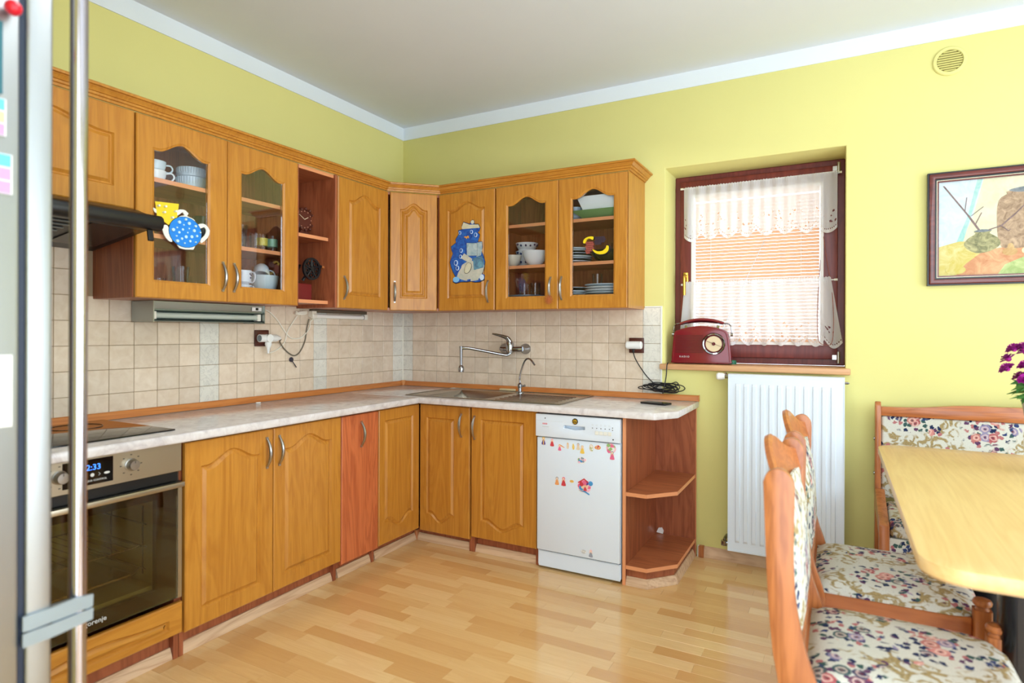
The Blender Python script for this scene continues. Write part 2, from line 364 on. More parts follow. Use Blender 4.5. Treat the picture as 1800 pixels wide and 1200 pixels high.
for p in vis:
    L = round(p[1] - p[0], 3); W_ = round(p[3] - p[2], 4)
    if (L, W_) not in pm:
        o = MB().box(0, L - .0005, 0, W_ - .0003, -.006, 0).build('plank', PLANK, floor, .00025, 1, False); pm[(L, W_)] = o
    else:
        o = pm[(L, W_)].copy(); COL.objects.link(o)
    o.location = (p[0], p[2], 0)
m = MB(); tones = []
for p in pl:
    if p not in vs_:
        m.box(p[0], p[1] - .0005, p[2], p[3], -.006, 0); tones += [rng.random()] * 6
o = m.build('plank_field', PLANKS, floor, smooth=False); at = o.data.attributes.new('tone', 'FLOAT', 'FACE'); at.data.foreach_set('value', tones); o['kind'] = 'stuff'
tag(MB().box(-.3, XR + .3, YN - .3, .4, H, H + .1).build('ceiling', CEILM), kind='structure')
WX0, WX1, WZ0, WZ1 = 1.846, 2.73, 1.02, 2.13
wb_ = MB().plate([(-.3, 0), (XR + .3, 0), (XR + .3, H), (-.3, H)], [[(WX0, WZ0), (WX1, WZ0), (WX1, WZ1), (WX0, WZ1)]], 'y', 0, .34)
wall_back = tag(wb_.build('wall_back', YEL, bevel=.006, seg=2), kind='structure')
wall_left = tag(MB().box(-.3, 0, YN - .3, 0, 0, H).build('wall_left', YEL), kind='structure')
tag(MB().plate([(YN - .3, 0), (0, 0), (0, H), (YN - .3, H)], [[(-3.15, .15), (-.75, .15), (-.75, 2.3), (-3.15, 2.3)]], 'x', XR, XR + .2).build('wall_right', YEL), kind='structure')
tag(MB().plate([(-.3, 0), (XR, 0), (XR, H), (-.3, H)], [[(2.25, .02), (4.78, .02), (4.78, 2.45), (2.25, 2.45)]], 'y', YN - .2, YN).build('wall_near', YEL), kind='structure')
tag(MB().box(0, .006, YN, 0, 2.557, H).build('trim_1', WPAINT), kind='structure')
tag(MB().box(.006, XR, -.006, 0, 2.557, H).build('trim_2', WPAINT), kind='structure')
# window frames of the two openings that are out of view
for nm, ax in (('window_2', 'x'), ('door_1', 'y')):
    if ax == 'x': m = MB().plate([(-3.15, .15), (-.75, .15), (-.75, 2.3), (-3.15, 2.3)], [[(-3.08, .22), (-1.99, .22), (-1.99, 2.23), (-3.08, 2.23)], [(-1.91, .22), (-.82, .22), (-.82, 2.23), (-1.91, 2.23)]], 'x', XR + .08, XR + .14)
    else: m = MB().plate([(2.25, .02), (4.78, .02), (4.78, 2.45), (2.25, 2.45)], [[(2.3, .06), (4.73, .06), (4.73, 2.4), (2.3, 2.4)]], 'y', YN - .08, YN - .02)
    tag(m.build(nm, MAHOG), kind='structure')
# skirting along the back wall
sk = [(0, 0), (-.018, 0), (-.018, .006), (-.014, .03), (-.008, .05), (-.006, .058), (0, .058)]
bb = tag(MB().prism(sk, 'x', 2.065, XR).build('baseboard_back', SKIRT), kind='structure')
MB().box(2.038, 2.066, -.03, 0, 0, .062).build('corner_block', CHAIRW, bb, .003)
MB().prism([(p[0], p[1]) for p in sk], 'x', 2.03, 2.04).build('end_cap', CREAMP, bb)

# tiles ------------------------------------------------------------
P_ = .102; ZT = 1.354
def tile_proto(w, h, mat, wall):
    return MB().box(-w / 2, w / 2, -.003, .003, -h / 2, h / 2).build('tile', mat, wall, .0016, 1, False)
tp = {}
def tile(x0, x1, z0, z1, side, vein):
    g = .0011; w, h = round(x1 - x0 - 2 * g, 4), round(z1 - z0 - 2 * g, 4); k = (w, h, side, vein)
    par = wall_left if side == 'L' else wall_back
    if k not in tp: o = tp[k] = tile_proto(w, h, TILEV if vein else TILE, par)
    else: o = tp[k].copy(); COL.objects.link(o)
    c, zc = (x0 + x1) / 2, (z0 + z1) / 2
    if side == 'L': o.location = (.004, -c, zc); o.rotation_euler = (0, 0, R90)
    else: o.location = (c, -.004, zc)
zr = [.846 + 0] + [ZT - P_ * k for k in range(4, -1, -1)]
zr[0] = .844
colsL = [.006, .112] + [.112 + P_ * k for k in range(1, 25)]; colsR = [.006, .0912] + [.0912 + P_ * k for k in range(1, 17)] + [1.8255]
def vL(c): return any(abs(c - q) < .05 for q in (.06, .112 + P_ * 6.5, .112 + P_ * 13.5))
def vR(c): return c < .09 or c > 1.73
for i in range(len(colsL) - 1):
    a, b = colsL[i], colsL[i + 1]; rows_ = list(zr)
    if a > 1.99: rows_ += [ZT + P_, ZT + 2 * P_]
    for z0, z1 in zip(rows_, rows_[1:]): tile(a, b, z0, z1, 'L', vL((a + b) / 2))
for i in range(len(colsR) - 1):
    a, b = colsR[i], colsR[i + 1]
    for z0, z1 in zip(zr, zr[1:]): tile(a, b, z0, z1, 'R', vR((a + b) / 2))
MB().box(0, .0045, -2.665, 0, .78, ZT).box(0, .0045, -2.665, -2.01, ZT, ZT + 2 * P_).build('grout_bed', GROUT, wall_left)
MB().box(.0045, 1.8255, -.0045, 0, .78, ZT).build('grout_bed', GROUT, wall_back)
MB().box(1.8255, 1.833, -.009, 0, .83, ZT + .007).box(1.735, 1.8255, -.009, 0, ZT, ZT + .007).build('tile_edging', WPLAS, wall_back)
tr3 = tag(MB().box(.0065, .012, -.012, -.0065, .872, ZT).build('trim_3', CREAMP), kind='structure')

# ================================================================== CABINET DOORS
def outline(x0, x1, z0, z1, arch, inset=0, inv=False, N=28):
    """closed outline; arch: rise of the crown above the shoulders (top, or dip below the bottom if inv)"""
    x0 += inset; x1 -= inset; z0 += inset; z1 -= inset
    def f(t):
        t = min(t, 1 - t) * 2
        t = max(0, (t - .16) / .84); return t * t * (3 - 2 * t) if t < 1 else 1
    if not arch: N = 4
    arc = [(x1 + (x0 - x1) * i / N, f(i / N)) for i in range(N + 1)]
    if inv: return [(x, z0 - arch * q) for x, q in reversed(arc)] + [(x1, z1), (x0, z1)]
    return [(x0, z0), (x1, z0)] + [(x, z1 + arch * q) for x, q in arc]
def annulus(m, A, B, yA, yB, mi=0):
    n = len(A); m.add([(p[0], yA, p[1]) for p in A] + [(p[0], yB, p[1]) for p in B], [(i, (i + 1) % n, n + (i + 1) % n, n + i) for i in range(n)], mi)
def handle(par, x, z, yf, L=.122, flip=1):
    pts = []; rs = []
    for i in range(15):
        t = i / 14; s = math.sin(PI * t); pts.append((x, yf - .001 - .026 * s ** .8, z - L / 2 + L * t)); rs.append(.0042 + .0022 * s)
    m = MB().tube(pts, rs, 8, flat=1.25)
    for zz in (z - L / 2, z + L / 2): m.box(x - .005, x + .005, yf - .007, yf, zz - .005, zz + .005)
    return m.build('handle', NICKEL, par)
def door(par, x0, x1, z0, z1, yf, style='solid', ins=(.078, .078, .075, .115), arch=.05, inv=False, mat=None, hx=None, hz=None, name='door', grooves=1, T=.019):
    mat = mat or DOOR; c = .004; m = MB(); yb = yf + T
    r0 = [(x0, z0), (x1, z0), (x1, z1), (x0, z1)]; r1 = [(x0 + c, z0 + c), (x1 - c, z0 + c), (x1 - c, z1 - c), (x0 + c, z1 - c)]
    annulus(m, r0, r0, yb, yf + c); annulus(m, r0, r1, yf + c, yf)
    if style == 'flat':
        m.add([(p[0], yf, p[1]) for p in r1], [(0, 1, 2, 3)]); m.add([(p[0], yb, p[1]) for p in r0], [(0, 1, 2, 3)])
    else:
        ox0, ox1, oz0, oz1 = x0 + ins[0], x1 - ins[1], z0 + ins[2], z1 - ins[3]
        O = lambda d: outline(ox0, ox1, oz0, oz1, arch, d, inv)
        def fill(outer, inner, yy):
            tri = tessellate_polygon([[Vector((p[0], p[1], 0)) for p in outer]] + ([[Vector((p[0], p[1], 0)) for p in inner]] if inner else []))
            m.add([(p[0], yy, p[1]) for p in outer + (inner or [])], tri)
        fill(r1, O(0), yf)
        if style == 'glass':
            annulus(m, O(0), O(.004), yf, yf + .003); annulus(m, O(.004), O(.009), yf + .003, yf + .005); annulus(m, O(.009), O(.0095), yf + .005, yb); fill(r0, O(.0095), yb)
        else:
            d = 0
            for g in range(grooves):
                annulus(m, O(d), O(d + .006), yf, yf + .008); annulus(m, O(d + .006), O(d + .010), yf + .008, yf + .008)
                annulus(m, O(d + .010), O(d + .022), yf + .008, yf + .0005)
                if g < grooves - 1: annulus(m, O(d + .022), O(d + .024), yf + .0005, yf)
                d += .024
            last = O(d - .002); fill(last, None, yf + .0005); m.add([(p[0], yb, p[1]) for p in r0], [(0, 1, 2, 3)])
    o = m.build(name, mat, par, ang=28)
    if style == 'glass':
        MB().box(ox0 + .004, ox1 - .004, yf + .009, yf + .012, oz0 + .004, oz1 + arch - .001).build('glass_pane', GLASS, o) if False else \
            MB().prism(outline(ox0, ox1, oz0, oz1, arch, .0096), 'y', yf + .009, yf + .0125).build('glass_pane', GLASS, o)
    if hx is not None: handle(o, hx, hz, yf)
    return o
UZ0, UZ1, UY = 1.342, 2.062, -.306
def board(par, name, x0, x1, y0, y1, z0, z1, mat, bev=.0008): return MB().box(x0, x1, y0, y1, z0, z1).build(name, mat, par, bev)
def shelf(par, x0, x1, z, y0=-.283, y1=-.012, mi=CARCH):
    o = board(par, 'shelf', x0, x1, y0 + .0008, y1, z - .018, z, CARCH); board(o, 'edge_band', x0, x1, y0, y0 + .0012, z - .018, z, EDGE, 0); return o
def carcass(par, w, yf=-.286, bottom=True):
    board(par, 'side_panel', 0, .016, yf, -.001, UZ0, UZ1, CARC); board(par, 'side_panel', w - .016, w, yf, -.001, UZ0, UZ1, CARC)
    board(par, 'top_panel', .0165, w - .0165, yf, -.001, UZ1 - .016, UZ1, CARCH); board(par, 'bottom_panel', .0165, w - .0165, yf, -.001, UZ0, UZ0 + .016, CARCH)
    board(par, 'back_panel', .0165, w - .0165, -.006, -.001, UZ0 + .0165, UZ1 - .0165, CARC)

# --- upper run on the wall beside the hood (rotated)
def L(name, label, cat, ymin): return thing(name, label, cat, (0, ymin, 0), R90)
c = L('wall_cabinet', 'short golden wood wall cabinet above the black cooker hood', 'cabinet', -2.612)
w = .6
for x in (0, w - .016): board(c, 'side_panel', x, x + .016, -.286, -.001, 1.68, UZ1, CARC)
board(c, 'top_panel', .0165, w - .0165, -.286, -.001, UZ1 - .016, UZ1, CARCH); board(c, 'bottom_panel', .0165, w - .0165, -.286, -.001, 1.68, 1.696, CARCH)
door(c, .003, w - .003, 1.68, UZ1 - .003, UY, ins=(.075, .075, .075, .105), arch=.04)
c = L('wall_cabinet', 'two-door glazed wall cabinet next to the hood, teapot plaque on its door', 'cabinet', -2.011); UA = c; w = .798
carcass(c, w); shelf(c, .0165, w - .0165, 1.829); shelf(c, .0165, w - .0165, 1.603)
g = dict(style='glass', ins=(.063, .083, .064, .118), arch=.045)
door(c, .002, .3985, UZ0, UZ1 - .003, UY, hx=.374, hz=1.452, **g); g['ins'] = (.063, .083, .064, .118)
door(c, .4015, .797, UZ0, UZ1 - .003, UY, hx=.43, hz=1.452, **g)
c = L('open_shelf_unit', 'open reddish wood shelf unit with clock between glazed and solid doors', 'shelf', -1.2125); w = .272
board(c, 'side_panel', .0005, .016, -.29, -.001, UZ0, UZ1, CARC); board(c, 'side_panel', w - .016, w - .0005, -.302, -.001, UZ0, UZ1, CARC)
board(c, 'back_panel', .0165, w - .0165, -.006, -.001, UZ0, UZ1, CARC)
for z in (1.379, 1.722): shelf(c, .0165, w - .0165, z, -.25)
shelf(c, .0165, w - .0165, 2.0615, -.289)
c = L('wall_cabinet', 'solid single-door wall cabinet between open shelves and pale corner cabinet', 'cabinet', -.9395); w = .4175
carcass(c, w); door(c, .002, w - .002, UZ0, UZ1 - .003, UY, ins=(.082, .07, .074, .113), arch=.048, hx=.046, hz=1.454)
# --- corner cabinet
c = thing('corner_wall_cabinet', 'narrow diagonal corner wall cabinet with pale sheen on its door', 'cabinet', (0, 0, 0))
a = .519; pts = [(.001, -.001), (.001, -a), (.286, -a), (.286 + .0, -.521 + .002), (a, -.286), (a, -.001)]
pts = [(.001, -.001), (.001, -a), (.290, -a), (a, -.290), (a, -.001)]
board_ = MB().prism(pts, 'z', UZ0, UZ0 + .016).build('bottom_panel', CARCH, c); MB().prism(pts, 'z', UZ1 - .016, UZ1).build('top_panel', CARCH, c)
MB().box(.001, .29, -a, -a + .016, UZ0 + .0165, UZ1 - .0165).build('side_panel', CARC, c); MB().box(a - .016, a, -.29, -.001, UZ0 + .0165, UZ1 - .0165).build('side_panel', CARC, c)
dd = thing('door_pivot', '', '', (0, 0, 0)); bpy.data.objects.remove(dd)
do = door(c, -.143, .143, UZ0, UZ1 - .003, 0, ins=(.06, .06, .074, .10), arch=.038, grooves=2, hx=-.115, hz=1.454)
do.location = ((.306 + .519) / 2 + .003, -(.306 + .519) / 2 - .003, 0); do.rotation_euler = (0, 0, PI / 4)
# --- upper run on the sink wall
def Rr(name, label, cat, x): return thing(name, label, cat, (x, 0, 0))
c = Rr('wall_cabinet', 'solid single-door wall cabinet with blue paper cat stuck to its door', 'cabinet', .5215); w = .4025
carcass(c, w); door(c, .002, w - .003, UZ0, UZ1 - .003, UY, ins=(.066, .066, .075, .103), arch=.046, hx=.358, hz=1.452)
c = Rr('wall_cabinet', 'two-door glazed wall cabinet of plates and bowls beside the window', 'cabinet', .9265); w = .803; UB = c
carcass(c, w); shelf(c, .0165, w - .0165, 1.836); shelf(c, .0165, w - .0165, 1.598)
door(c, .003, .4015, UZ0, UZ1 - .003, UY, style='glass', ins=(.070, .072, .066, .108), arch=.045, hx=.359, hz=1.456)
door(c, .4045, .8, UZ0, UZ1 - .003, UY, style='glass', ins=(.072, .068, .066, .108), arch=.045, hx=.425, hz=1.456)
MB().box(.8032, .8045, -.3055, -.0005, UZ0, UZ1).build('end_panel', DOOR, c)
# crown moulding -------------------------------------------------------
prof = [(0, 0), (.008, 0), (.011, .007), (.011, .0095), (.018, .0105), (.0205, .016), (.0205, .0185), (.026, .020), (.030, .027), (.037, .033), (.037, .0355), (.046, .037), (.0475, .043), (.045, .0475), (0, .0475)]
def sweep2(path, prof, z0, closed=False):
    m = MB(); n = len(path); k = len(prof); vs = []
    for i, p in enumerate(path):
        p = Vector(p); d0 = (p - Vector(path[i - 1])).normalized() if i else None; d1 = (Vector(path[i + 1]) - p).normalized() if i < n - 1 else None
        nn = [Vector((d.y, -d.x)) for d in (d0, d1) if d is not None]; b = sum(nn, Vector((0, 0))).normalized(); s = 1 / max(.3, b.dot(nn[0]))
        for o_, z in prof: q = p + b * s * o_; vs.append((q.x, q.y, z0 + z))
    fs = [(i * k + j, i * k + (j + 1) % k, (i + 1) * k + (j + 1) % k, (i + 1) * k + j) for i in range(n - 1) for j in range(k)]
    fs += [tuple(range(k)), tuple((n - 1) * k + j for j in reversed(range(k)))]
    return m.add(vs, fs)
t = sweep2([(.296, -2.612), (.296, -.5285), (.5285, -.296), (1.7295, -.296), (1.7295, -.001)], prof, UZ1 + .001).build('crown_moulding', DOORH)
tag(t, 'stepped golden wood crown moulding along the tops of the wall cabinets', 'moulding')

# ================================================================== BASE RUN
D = .568
TZ = .84; TB = .806
# worktops
edge = [(.0, 0), (.006, .0)]
def topslab(name, pts, label):
    o = MB().prism(pts, 'z', TB, TZ).build(name, TOPM, None, .008, 3); return tag(o, label, 'worktop')
topslab('worktop', [(.001, -2.612), (.612, -2.612), (.612, -.6155), (.001, -.6155)], 'pale stone laminate worktop with the black hob set in it')
SX0, SX1, SY0, SY1 = .465, 1.455, -.562, -.062
BX0, BX1, BY0, BY1 = .60, .985, -.53, -.16
wt = MB().plate([(.001, -.6145), (1.955, -.6145), (2.035, -.49), (2.035, -.001), (.001, -.001)], [[(BX0 - .03, BY0 - .015), (BX1 + .03, BY0 - .015), (BX1 + .03, BY1 + .03), (BX0 - .03, BY1 + .03)]], 'z', TB, TZ).build('worktop', TOPM, None, .006, 2)
tag(wt, 'pale stone laminate worktop with the steel sink, ending in a clipped corner', 'worktop')
st = [(0, .0005), (-.012, .0005), (-.024, .004), (-.018, .012), (-.010, .03), (-.002, .032), (0, .032)]
st = [(-.010, .001), (-.030, .001), (-.029, .006), (-.020, .016), (-.018, .028), (-.014, .0315), (-.010, .0315)]
s1 = tag(MB().prism([(p[0], TZ + p[1]) for p in st], 'x', .032, 2.035).build('splash_strip', TRIMW), 'reddish wood upstand strip behind the sink', 'strip')
MB().box(2.0355, 2.039, -.03, -.01, TZ, TZ + .033).build('end_cap', TRIMW, s1)
s2 = MB().prism([(p[0], TZ + p[1]) for p in st], 'x', 0, 2.58).build('splash_strip', TRIMW, None, 0, 1, True, (0, -2.612, 0), (0, 0, R90)); tag(s2, 'reddish wood upstand strip behind the hob', 'strip')
MB().lathe([(.013, 0), (.013, .012), (.017, .03), (.017, .034), (.0, .034)], (.028, -.028, TZ + .001), 10).build('corner_cap', flat('cap_tan', (214, 150, 92), .4), s1)
KZ = .10
def base_cab(par, w, z0=.10, divs=(), left=True, right=True, D_=D):
    xs = ([0] if left else []) + ([w - .018] if right else [])
    for x in xs: board(par, 'side_panel', x, x + .018, -.545, -.012, .0005, TB - .002, CARC)
    board(par, 'back_panel', .019, w - .019, -.02, -.012, .07, TB - .003, CARC); board(par, 'bottom_panel', .019, w - .019, -.54, -.021, KZ, KZ + .016, CARCH)
    board(par, 'plinth', .019, w - .019, -.52, -.504, .0005, KZ, CARC)
    MB().prism([(-.5205 + p[0] * 1.1, p[1] * .7 + .0005) for p in sk], 'x', .019, w - .019).build('skirting', SKIRT, par)
# oven housing
c = L('oven_housing', 'built-in oven housing with arched drawer front under the oven', 'cabinet', -2.606); w = .618
base_cab(c, w)
door(c, .012, w - .005, .105, .219, -D - .012, ins=(.05, .05, .026, .052), arch=.02, mat=DOORH, name='drawer')
# oven
ov = L('oven', 'stainless steel built-in oven with black glass door and blue clock display', 'oven', -2.588); w = .592; y0 = -.575
m = MB(); cx0, cx1, cz0, cz1 = .07, .515, .30, .615
m.box(0, .02, y0 + .02, -.06, .235, .80).box(w - .02, w, y0 + .02, -.06, .235, .80); m.box(.0205, w - .0205, y0 + .02, -.06, .235, .255).box(.0205, w - .0205, y0 + .02, -.06, .68, .80)
m.build('body', OVENS, ov)
cav = MB().box(.0205, w - .0205, -.10, -.061, .2555, .6795)
cav.box(.0205, cx0, y0 + .04, -.1005, .2555, .6795).box(cx1, w - .0205, y0 + .04, -.1005, .2555, .6795).box(cx0, cx1, y0 + .04, -.1005, .2555, cz0).box(cx0, cx1, y0 + .04, -.1005, cz1, .6795)
cavo = cav.build('cavity', flat('oven_enamel', (178, 168, 120), .4), ov)
for x in (cx0 + .02, cx1 - .02):
    wire = MB()
    for yy in (-.50, -.30): wire.tube([(x, yy, cz0 + .04), (x, yy, cz1 - .03)], .003, 6)
    for zz in (.36, .44, .52): wire.tube([(x, -.52, zz), (x, -.14, zz)], .003, 6)
    wire.build('rack_rail', CHROME, cavo)
wire = MB()
for i in range(13): wire.tube([(cx0 + .03 + i * .032, -.51, .442), (cx0 + .03 + i * .032, -.14, .442)], .002, 6)
for yy in (-.51, -.14): wire.tube([(cx0 + .02, yy, .446), (cx1 - .02, yy, .446)], .003, 6)
wire.build('wire_rack', CHROME, cavo)
tr_ = MB().prism([(cx0 + .03, .365), (cx0 + .05, .345), (cx1 - .05, .345), (cx1 - .03, .365), (cx1 - .04, .365), (cx1 - .056, .352), (cx0 + .056, .352), (cx0 + .04, .365)], 'y', -.50, -.15).build('baking_tray', STEEL, cavo)
pn = MB().box(0, w, y0, y0 + .018, .698, .802).build('control_panel', OVENS, ov, .002)
dp = MB().box(.205, .354, y0 - .0015, y0 + .001, .714, .796).build('display', BLACKG, pn, .001)
BLUEL = flat('blue_led', (60, 130, 255), .4, 0, 0, 12, 3.0); SILK = flat('white_print', (214, 214, 210), .5); GREYP = flat('grey_print', (70, 66, 58), .5)
text('clock_digits', '12:33', .026, (.287, y0 - .002, .769), BLUEL, dp); text('display_text', 'AQUA CONTROL', .0085, (.30, y0 - .002, .727), SILK, dp)
m = MB(); m.lathe([(.006, 0), (.006, .0006)], (.29, y0 - .002, .745), 12, 'y')
m.prism([(.308, .740), (.313, .745), (.308, .750), (.3095, .750), (.3145, .745), (.3095, .740)], 'y', y0 - .0022, y0 - .001); m.prism(circ(.334, .745, .009, 12, 1, .45), 'y', y0 - .0022, y0 - .001)
m.build('touch_symbols', SILK, dp)
for kx in (.118 + .077, .405 + .005):
    kx = .197 if kx < .3 else .412
    k = MB().lathe([(.022, 0), (.022, -.004), (.019, -.006), (.0175, -.022), (.016, -.025), (.0, -.0255)], (kx, y0, .755), 24, 'y').build('knob', NICKEL, pn)
    MB().box(kx - .001, kx + .001, y0 - .0262, y0 - .0255, .762, .770).build('pointer', GREYP, k)
    tk = MB()
    for i in range(8):
        a_ = PI / 2 + i * 2 * PI / 8; tk.box(kx + .034 * math.cos(a_) - .003, kx + .034 * math.cos(a_) + .003, y0 - .0006, y0, .755 + .034 * math.sin(a_) - .0016, .755 + .034 * math.sin(a_) + .0016)
    tk.build('dial_marks', GREYP, pn)
MB().box(.006, w - .006, y0 + .012, y0 + .035, .664, .697).build('vent_gap', BLACK, ov)
od = MB().plate([(.0, .236), (w, .236), (w, .662), (.0, .662)], [[(.085, .292), (.50, .292), (.50, .612), (.085, .612)]], 'y', y0 + .002, y0 + .024).build('oven_door', BLACK, ov)
MB().box(.016, w - .016, y0 - .003, y0 + .0015, .240, .642).build('door_glass', SMOKE, od); 
MB().plate([(.016, .240), (w - .016, .240), (w - .016, .642), (.016, .642)], [[(.085, .292), (.50, .292), (.50, .612), (.085, .612)]], 'y', y0 + .0016, y0 + .0019).build('glass_border', BLACKG, od)
MB().box(w - .0155, w, y0 - .004, y0 + .0015, .237, .660).build('side_trim', OVENS, od, .001)
hd = MB().box(.0, w, y0 - .022, y0 - .004, .643, .662).build('handle_bar', OVENS, od, .003, 2)
text('maker_name', 'gorenje', .022, (.30, y0 - .0036, .268), SILK, od)
# hob
hb = MB().box(.03, .52, -2.575, -1.985, TZ + .0005, TZ + .006).build('hob', BLACKG, None, .002, 2); tag(hb, 'black glass ceramic hob flush on the worktop over the oven', 'hob')
rg = MB()
for hx, hy, hr in ((.15, -2.14, .085), (.39, -2.15, .105), (.16, -2.42, .105), (.39, -2.43, .085)): rg.plate(circ(hx, hy, hr, 40), [circ(hx, hy, hr - .002, 40)], 'z', TZ + .006, TZ + .0063)
rg.build('zone_ring', flat('hob_print', (26, 25, 25), .12), hb)
# two door base cabinet
c = L('base_cabinet', 'two-door golden wood base cabinet beside the oven', 'cabinet', -1.986); w = .796
base_cab(c, w)
door(c, .002, .395, .098, .797, -D - .012, ins=(.062, .062, .060, .095), arch=.046, hx=.360, hz=.70)
door(c, .399, w - .002, .098, .797, -D - .012, ins=(.055, .062, .060, .095), arch=.046, hx=.424, hz=.70)
c = L('base_cabinet', 'narrow plain red cherry door base cabinet between golden doors', 'cabinet', -1.1885); w = .272
base_cab(c, w, left=False); door(c, .006, w - .002, .076, .795, -D - .008, style='flat', mat=REDW, hx=.139, hz=.694)
# corner unit with two fixed fronts
c = thing('corner_base_cabinet', 'inside-corner base cabinet of two golden fronts meeting at right angles', 'cabinet', (0, 0, 0))
fr = door(c, 0, .3455, .082, .797, 0, ins=(.045, .058, .115, .058), arch=.046, inv=True, name='corner_front'); fr.location = (D + .010, -.9145, 0); fr.rotation_euler = (0, 0, R90)
fr = door(c, .580, .918, .072, .797, -D, ins=(.048, .10, .102, .072), arch=.046, inv=True, hx=.865, hz=.695)
board(c, 'side_panel', .905, .922, -.545, -.012, .0005, TB - .002, CARC)
MB().box(.02, .036, -.93, -.02, .0005, TB - .003).box(.036, .904, -.036, -.02, .0005, TB - .003).build('back_panel', CARC, c)
m = MB().box(.504, .52, -.895, -.504, .0005, .09).box(.5205, .904, -.52, -.504, .0005, .075); m.build('plinth', CARC, c)
MB().prism([(-.5205 + p[0] * 1.1, p[1] * .7 + .0005) for p in sk], 'x', .545, .904).build('skirting', SKIRT, c)
q = MB().prism([(-.5205 + p[0] * 1.1, p[1] * .7 + .0005) for p in sk], 'x', 0, .36).build('skirting', SKIRT, c); q.location = (0, -.9, 0); q.rotation_euler = (0, 0, R90)
MB().box(.521, .545, -.545, -.521, .0005, .06).build('corner_block', CHAIRW, c, .004)
c = Rr('sink_base_cabinet', 'single-door golden wood base cabinet between corner front and white dishwasher', 'cabinet', .9225); w = .411
base_cab(c, w, left=True); door(c, .008, w - .006, .090, .800, -D - .002, ins=(.062, .072, .095, .062), arch=.044, inv=True, hx=.012 + .018, hz=.690)
# dishwasher
dw = Rr('dishwasher', 'white slimline dishwasher dotted with small picture stickers', 'dishwasher', 1.3365); w = .447; y0 = -.588
MB().box(.002, w - .002, -.565, -.03, .02, .79).build('cabinet_body', WHITE, dw)
MB().box(.003, w - .003, y0 + .004, y0 + .0225, .100, .676).build('door', WHITE, dw, .004, 2)
hx0, hx1 = .155, .268
cp = MB().plate([(0, .682), (w, .682), (w, .796), (0, .796)], [[(hx0, .733), (hx0 + .05, .727), (hx1 - .05, .727), (hx1, .733), (hx1, .747), (hx0, .747)]], 'y', y0 - .008, y0 + .0225).build('control_panel', WHITE, dw, .0025, 2)
MB().box(hx0 - .004, hx1 + .004, y0 + .0235, y0 + .028, .715, .755).build('handle_recess', flat('recess_blue_grey', (150, 162, 182), .4), cp)
GREYL = flat('panel_grey', (196, 198, 196), .4); PANELD = flat('indicator_dark', (52, 52, 56), .4)
for i in range(4): MB().box(.322 + i * .0215, .3415 + i * .0215, y0 - .0105, y0 - .0082, .714, .732).build('button', flat('button_ivory', (232, 232, 222), .4), cp, .001)
m = MB()
for i in range(5): m.lathe([(.0024, 0), (.0024, -.001)], (.309 + i * .0215, y0 - .0083, .7455), 8, 'y')
m.lathe([(.0024, 0), (.0024, -.001)], (.411, y0 - .0083, .753), 8, 'y'); m.lathe([(.0024, 0), (.0024, -.001)], (.411, y0 - .0083, .742), 8, 'y'); m.lathe([(.0035, 0), (.0035, -.001)], (.414, y0 - .0083, .697), 10, 'y'); m.lathe([(.003, 0), (.003, -.001)], (.054, y0 - .0083, .776), 10, 'y')
m.build('indicator', PANELD, cp)
m = MB()
for i in range(5): m.plate(circ(.309 + i * .0215, .760, .0042, 10), [circ(.309 + i * .0215, .760, .0034, 10)], 'y', y0 - .0086, y0 - .0083)
m.box(.005, hx0 - .005, y0 - .0086, y0 - .0083, .7625, .7632); m.build('panel_print', GREYL, cp)
m = MB()
for i in range(4): m.box(.040 + i * .0068, .0445 + i * .0068, y0 - .0088, y0 - .0083, .744, .752)
m.build('red_print', flat('print_red', (214, 110, 120), .5), cp); MB().box(.038, .075, y0 - .0088, y0 - .0083, .732, .7345).build('grey_print', GREYL, cp)
MB().box(.006, w - .004, -.572, -.5655, .012, .0925).build('kick_plate', WHITE, dw, .003)
MB().box(.004, w - .004, -.566, -.5655 + .01, .0930, .0985).build('door_gap', DARK, dw)
for x in (.05, w - .05):
    for yy in (-.5, -.1): MB().lathe([(.016, .0002), (.016, .0195)], (x, yy, 0), 10).build('foot', BLACK, dw)
# end shelf unit
c = Rr('open_end_shelf', 'open reddish corner shelf unit closing the worktop beside the radiator', 'shelf', 1.787)
board(c, 'side_panel', .002, .018, -.568, -.012, .0005, TB - .001, CARC); MB().box(.002, .018, -.5695, -.568, .0005, TB - .001).build('edge_band', EDGE, c)
board(c, 'back_panel', .0185, .236, -.028, -.012, .0005, TB - .001, CARC); MB().box(.236, .2375, -.028, -.012, .0005, TB - .001).build('edge_band', EDGE, c)
sp = [(.0185, -.0285), (.0185, -.565), (.118, -.565), (.232, -.435), (.232, -.0285)]
for z in (.096, .446):
    o = MB().prism(sp, 'z', z - .018, z).build('shelf', CARCH, c)
    b = MB()
    for (p, q) in ((sp[1], sp[2]), (sp[2], sp[3]), (sp[3], sp[4])):
        d = (Vector(q) - Vector(p)).normalized(); n_ = Vector((d.y, -d.x)) * .0015
        b.prism([p, q, (q[0] + n_.x, q[1] + n_.y), (p[0] + n_.x, p[1] + n_.y)], 'z', z - .018, z)
    b.build('edge_band', EDGE, o)
MB().prism([(.0185, -.0285), (.0185, -.548), (.112, -.548), (.216, -.43), (.216, -.0285)], 'z', .0005, .0775).build('plinth', CARC, c)
pth = [(.0185 + 1.787, -.5485), (.1122 + 1.787, -.5485), (.2165 + 1.787, -.43), (.2165 + 1.787, -.03)]
o = sweep2([(p[0] - 1.787, p[1]) for p in pth], [(0, 0), (.02, 0), (.02, .006), (.014, .024), (.005, .04), (0, .04)], .0005).build('skirting', SKIRT, c)
